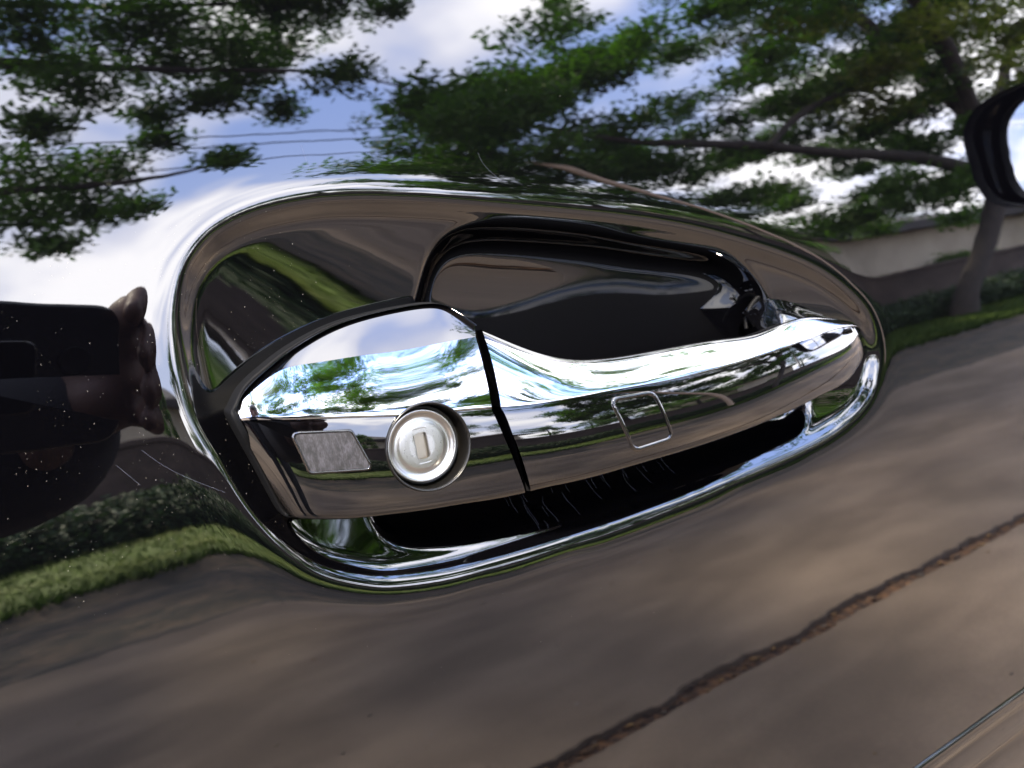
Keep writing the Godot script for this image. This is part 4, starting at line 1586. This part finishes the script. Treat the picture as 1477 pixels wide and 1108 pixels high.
# Surface nets over tapered capsules joined by a smooth minimum. bones: [a, b, ra, rb]
func flesh(bones: Array, cell: float, k: float) -> ArrayMesh:
	var lo := Vector3.INF
	var hi := -Vector3.INF
	for b in bones:
		var r: float = maxf(b[2], b[3]) + k
		for e in 2:
			lo = lo.min(b[e] - Vector3.ONE * r)
			hi = hi.max(b[e] + Vector3.ONE * r)
	lo -= Vector3.ONE * cell * 2.0
	var nx := int((hi.x - lo.x) / cell) + 3
	var ny := int((hi.y - lo.y) / cell) + 3
	var nz := int((hi.z - lo.z) / cell) + 3
	var f := PackedFloat32Array()
	f.resize(nx * ny * nz)
	f.fill(1.0)
	for b in bones:
		var a: Vector3 = b[0]
		var c: Vector3 = b[1]
		var ra: float = b[2]
		var rb: float = b[3]
		var r := maxf(ra, rb) + k + cell * 2.0
		var l := ((a.min(c) - Vector3.ONE * r) - lo) / cell
		var u := ((a.max(c) + Vector3.ONE * r) - lo) / cell
		var ab := c - a
		var ll := maxf(ab.length_squared(), 1e-9)
		for z in range(maxi(int(l.z), 0), mini(int(u.z) + 1, nz - 1) + 1):
			for y in range(maxi(int(l.y), 0), mini(int(u.y) + 1, ny - 1) + 1):
				for x in range(maxi(int(l.x), 0), mini(int(u.x) + 1, nx - 1) + 1):
					var p := lo + Vector3(x, y, z) * cell
					var t := clampf((p - a).dot(ab) / ll, 0.0, 1.0)
					var d := p.distance_to(a + ab * t) - lerpf(ra, rb, t)
					var i := (z * ny + y) * nx + x
					var g := f[i]
					var h := maxf(k - absf(g - d), 0.0) / k
					f[i] = minf(g, d) - h * h * k * 0.25
	var V := PackedVector3Array()
	var N := PackedVector3Array()
	var id := PackedInt32Array()
	id.resize(nx * ny * nz)
	id.fill(-1)
	var sy := nx
	var sz := nx * ny
	var off := [0, 1, sy, sy + 1, sz, sz + 1, sz + sy, sz + sy + 1]
	var edges := [[0, 1], [2, 3], [4, 5], [6, 7], [0, 2], [1, 3], [4, 6], [5, 7], [0, 4], [1, 5], [2, 6], [3, 7]]
	for z in nz - 1:
		for y in ny - 1:
			for x in nx - 1:
				var i := z * sz + y * sy + x
				var m := 0
				for q in 8:
					if f[i + off[q]] < 0.0:
						m |= 1 << q
				if m == 0 or m == 255:
					continue
				var s := Vector3.ZERO
				var n := 0
				for e in edges:
					var fa := f[i + off[e[0]]]
					var fb := f[i + off[e[1]]]
					if (fa < 0.0) != (fb < 0.0):
						var t := fa / (fa - fb)
						var pa := Vector3(e[0] & 1, (e[0] >> 1) & 1, e[0] >> 2)
						var pb := Vector3(e[1] & 1, (e[1] >> 1) & 1, e[1] >> 2)
						s += pa.lerp(pb, t)
						n += 1
				id[i] = V.size()
				V.append(lo + (Vector3(x, y, z) + s / n) * cell)
				N.append(Vector3(f[i + 1] + f[i + sy + 1] + f[i + sz + 1] + f[i + sz + sy + 1] - f[i] - f[i + sy] - f[i + sz] - f[i + sz + sy], f[i + sy] + f[i + sy + 1] + f[i + sz + sy] + f[i + sz + sy + 1] - f[i] - f[i + 1] - f[i + sz] - f[i + sz + 1], f[i + sz] + f[i + sz + 1] + f[i + sz + sy] + f[i + sz + sy + 1] - f[i] - f[i + 1] - f[i + sy] - f[i + sy + 1]).normalized())
	var I := PackedInt32Array()
	for z in range(1, nz - 1):
		for y in range(1, ny - 1):
			for x in range(1, nx - 1):
				var i := z * sz + y * sy + x
				var a := f[i] < 0.0
				for ax in 3:
					var st: int = [1, sy, sz][ax]
					if a == (f[i + st] < 0.0):
						continue
					var u: int = [sy, sz, 1][ax]
					var v: int = [sz, 1, sy][ax]
					var q := [id[i], id[i - u], id[i - u - v], id[i - v]]
					if q.min() < 0:
						continue
					if a:
						I.append_array(PackedInt32Array([q[0], q[2], q[1], q[0], q[3], q[2]]))
					else:
						I.append_array(PackedInt32Array([q[0], q[1], q[2], q[0], q[2], q[3]]))
	# winding by the normals
	for t in range(0, I.size(), 3):
		var g := (V[I[t + 1]] - V[I[t]]).cross(V[I[t + 2]] - V[I[t]])
		if g.dot(N[I[t]]) > 0.0:
			var s := I[t + 1]
			I[t + 1] = I[t + 2]
			I[t + 2] = s
	return array_mesh(V, N, I)

func chain(out: Array, pts: Array, radii: Array) -> void:
	for k in pts.size() - 1:
		out.append([pts[k], pts[k + 1], radii[k], radii[k + 1]])

func make_person() -> void:
	var B := cam_basis()
	var lens := Vector3(0.0, 0.97437387, 0.19850923)
	# the phone lies just behind the taking lens, long side along the picture
	var phone := base("phone", lens + B.z * 0.0105)
	phone.basis = B
	tag(phone, "dark phone held up sideways to the car door, taking the picture", "phone")
	var P := PackedVector3Array()
	var outline := func(inset: float, z: float) -> void:
		for k in 41:
			var a := TAU * k / 40.0
			var cx := 0.080 - 0.012
			var cy := 0.0375 - 0.012
			P.append(Vector3(-0.056 + signf(cos(a)) * cx + cos(a) * (0.012 - inset), -0.008 + signf(sin(a)) * cy + sin(a) * (0.012 - inset), z))
	for k in 41:
		P.append(Vector3(-0.056, -0.008, -0.0045))
	outline.call(0.002, -0.0045)
	outline.call(0.0004, -0.0038)
	outline.call(0.0, -0.002)
	outline.call(0.0, 0.002)
	outline.call(0.0015, 0.0042)
	for k in 41:
		P.append(Vector3(-0.056, -0.008, 0.0042))
	put("case", grid(P, 41, 7, Vector3(0, 0, -1)), mat.phone, phone)
	put("camera_ring", turned([[7.5, -4.4], [7.3, -5.4], [6.6, -5.6], [6.0, -5.0], [0.1, -5.0]], 32, Vector3.ZERO), mat.rubber, phone)
	# the person stands to the left, towards the rear of the car
	var p := base("person", Vector3(-0.55, 0, 0.85))
	tag(p, "person in a dark jacket holding a phone out to the car door", "person")
	var o := -p.position
	var hip := Vector3(-0.56, 0.92, 0.86)
	var chest := Vector3(-0.50, 1.24, 0.80)
	var neck := Vector3(-0.46, 1.43, 0.74)
	var bones := []
	var off := func(list: Array) -> Array:
		var r := []
		for q in list:
			r.append(q + o)
		return r
	# legs and trousers
	chain(bones, off.call([hip + Vector3(0.09, -0.02, 0.03), Vector3(-0.44, 0.50, 0.92), Vector3(-0.45, 0.10, 0.98)]), [0.095, 0.065, 0.055])
	chain(bones, off.call([hip + Vector3(-0.09, -0.02, -0.03), Vector3(-0.66, 0.50, 0.80), Vector3(-0.68, 0.10, 0.84)]), [0.095, 0.065, 0.055])
	chain(bones, off.call([hip + Vector3(0.08, 0.02, 0.02), hip + Vector3(-0.08, 0.02, -0.02)]), [0.11, 0.11])
	put("trousers", flesh(bones, 0.015, 0.03), mat.trousers, p)
	# shoes
	bones = []
	chain(bones, off.call([Vector3(-0.45, 0.05, 0.99), Vector3(-0.40, 0.04, 0.86), Vector3(-0.385, 0.035, 0.80)]), [0.045, 0.042, 0.034])
	put("shoe", flesh(bones, 0.01, 0.02), mat.shoe, p)
	bones = []
	chain(bones, off.call([Vector3(-0.68, 0.05, 0.85), Vector3(-0.64, 0.04, 0.72), Vector3(-0.625, 0.035, 0.66)]), [0.045, 0.042, 0.034])
	put("shoe", flesh(bones, 0.01, 0.02), mat.shoe, p)
	# jacket: trunk and both sleeves in one surface
	bones = []
	chain(bones, off.call([hip + Vector3(0, -0.02, 0), Vector3(-0.53, 1.08, 0.83), chest]), [0.135, 0.125, 0.135])
	chain(bones, off.call([chest + Vector3(0.10, 0.08, -0.03), chest + Vector3(-0.10, 0.08, 0.04)]), [0.10, 0.10])
	chain(bones, off.call([chest + Vector3(0, 0.05, 0), neck]), [0.12, 0.065])
	chain(bones, off.call([Vector3(-0.31, 1.34, 0.74), Vector3(-0.24, 0.92, 0.56), Vector3(-0.045, 0.945, 0.285)]), [0.075, 0.075, 0.058])
	chain(bones, off.call([Vector3(-0.66, 1.34, 0.84), Vector3(-0.74, 1.09, 0.82), Vector3(-0.74, 0.90, 0.745)]), [0.075, 0.06, 0.048])
	put("jacket", flesh(bones, 0.013, 0.035), mat.jacket, p)
	# head
	var hc := Vector3(-0.42, 1.575, 0.69)
	var look := (lens - hc).normalized()
	var rt := look.cross(Vector3.UP).normalized()
	var upv := rt.cross(look).normalized()
	bones = []
	chain(bones, off.call([neck + Vector3(0, -0.02, 0), hc - upv * 0.05 - look * 0.02]), [0.055, 0.05])
	chain(bones, off.call([hc + upv * 0.03 - look * 0.02, hc + upv * 0.02 + look * 0.012]), [0.088, 0.084])
	chain(bones, off.call([hc - upv * 0.03 + look * 0.03, hc - upv * 0.085 + look * 0.058]), [0.066, 0.034])
	chain(bones, off.call([hc + upv * 0.012 + look * 0.094, hc - upv * 0.022 + look * 0.112]), [0.009, 0.014])
	chain(bones, off.call([hc - upv * 0.054 + look * 0.088 - rt * 0.016, hc - upv * 0.054 + look * 0.088 + rt * 0.016]), [0.008, 0.008])
	for s in [-1.0, 1.0]:
		chain(bones, off.call([hc + rt * 0.086 * s + upv * 0.02 - look * 0.005, hc + rt * 0.084 * s - upv * 0.025]), [0.014, 0.009])
	var head := put("head", flesh(bones, 0.006, 0.016), mat.skin, p)
	for s in [-1.0, 1.0]:
		bones = []
		chain(bones, off.call([hc + rt * 0.032 * s + upv * 0.008 + look * 0.078, hc + rt * 0.033 * s + upv * 0.008 + look * 0.079]), [0.0125, 0.0125])
		put("eye", flesh(bones, 0.004, 0.004), mat.hair, head)
	bones = []
	chain(bones, off.call([hc + upv * 0.045 - look * 0.035, hc + upv * 0.06 + look * 0.03]), [0.092, 0.072])
	chain(bones, off.call([hc - look * 0.05 - upv * 0.03, hc - look * 0.04 + upv * 0.03]), [0.075, 0.09])
	put("hair", flesh(bones, 0.009, 0.02), mat.hair, head)
	# right hand: behind the lens end of the phone, fingers over its top edge
	var W := func(x: float, y: float, z: float) -> Vector3:
		return lens + B.x * (x + (0.009 if x > -0.06 else 0.0)) + B.y * y + B.z * z + o
	bones = []
	chain(bones, [W.call(0.004, -0.046, 0.080), W.call(0.026, -0.028, 0.045)], [0.027, 0.020])
	for k in 4:
		var x0: float = 0.040 - 0.006 * k
		chain(bones, [W.call(0.022, -0.045 + 0.004 * k, 0.068), W.call(x0 + 0.004, -0.022 + 0.012 * k, 0.046)], [0.020, 0.013])
	# index over the top edge, middle, ring and little finger round the right end, thumb below
	chain(bones, [W.call(0.032, 0.010, 0.046), W.call(0.034, 0.026, 0.030), W.call(0.031, 0.031, 0.010), W.call(0.018, 0.026, -0.004)], [0.0115, 0.0095, 0.0085, 0.0075])
	chain(bones, [W.call(0.036, 0.004, 0.046), W.call(0.049, 0.012, 0.026), W.call(0.046, 0.010, 0.006), W.call(0.032, 0.004, -0.001)], [0.012, 0.010, 0.009, 0.008])
	chain(bones, [W.call(0.036, -0.010, 0.048), W.call(0.050, -0.010, 0.026), W.call(0.046, -0.012, 0.006), W.call(0.033, -0.016, -0.001)], [0.012, 0.010, 0.009, 0.008])
	chain(bones, [W.call(0.034, -0.024, 0.050), W.call(0.046, -0.032, 0.030), W.call(0.042, -0.034, 0.010), W.call(0.030, -0.034, 0.000)], [0.011, 0.009, 0.008, 0.007])
	chain(bones, [W.call(0.012, -0.052, 0.060), W.call(-0.004, -0.050, 0.040), W.call(-0.014, -0.036, 0.020)], [0.015, 0.012, 0.009])
	put("hand", flesh(bones, 0.0035, 0.008), mat.skin, p)
	# left arm hangs at the side, hand slightly curled
	var hang := Vector3(-0.74, 0.86, 0.74) + o
	bones = []
	chain(bones, [hang + Vector3(0, 0.05, 0), hang, hang + Vector3(0.004, -0.06, -0.01)], [0.028, 0.032, 0.030])
	for k in 4:
		var f := Vector3(0.008, -0.075, -0.035 + 0.022 * k)
		chain(bones, [hang + f, hang + f + Vector3(0.006, -0.04, -0.006), hang + f + Vector3(0.022, -0.068, -0.006), hang + f + Vector3(0.036, -0.078, -0.004)], [0.0115, 0.0098, 0.0088, 0.0075])
	chain(bones, [hang + Vector3(0.008, -0.012, -0.028), hang + Vector3(0.018, -0.045, -0.05), hang + Vector3(0.024, -0.075, -0.052)], [0.014, 0.011, 0.009])
	put("hand", flesh(bones, 0.0035, 0.008), mat.skin, p)
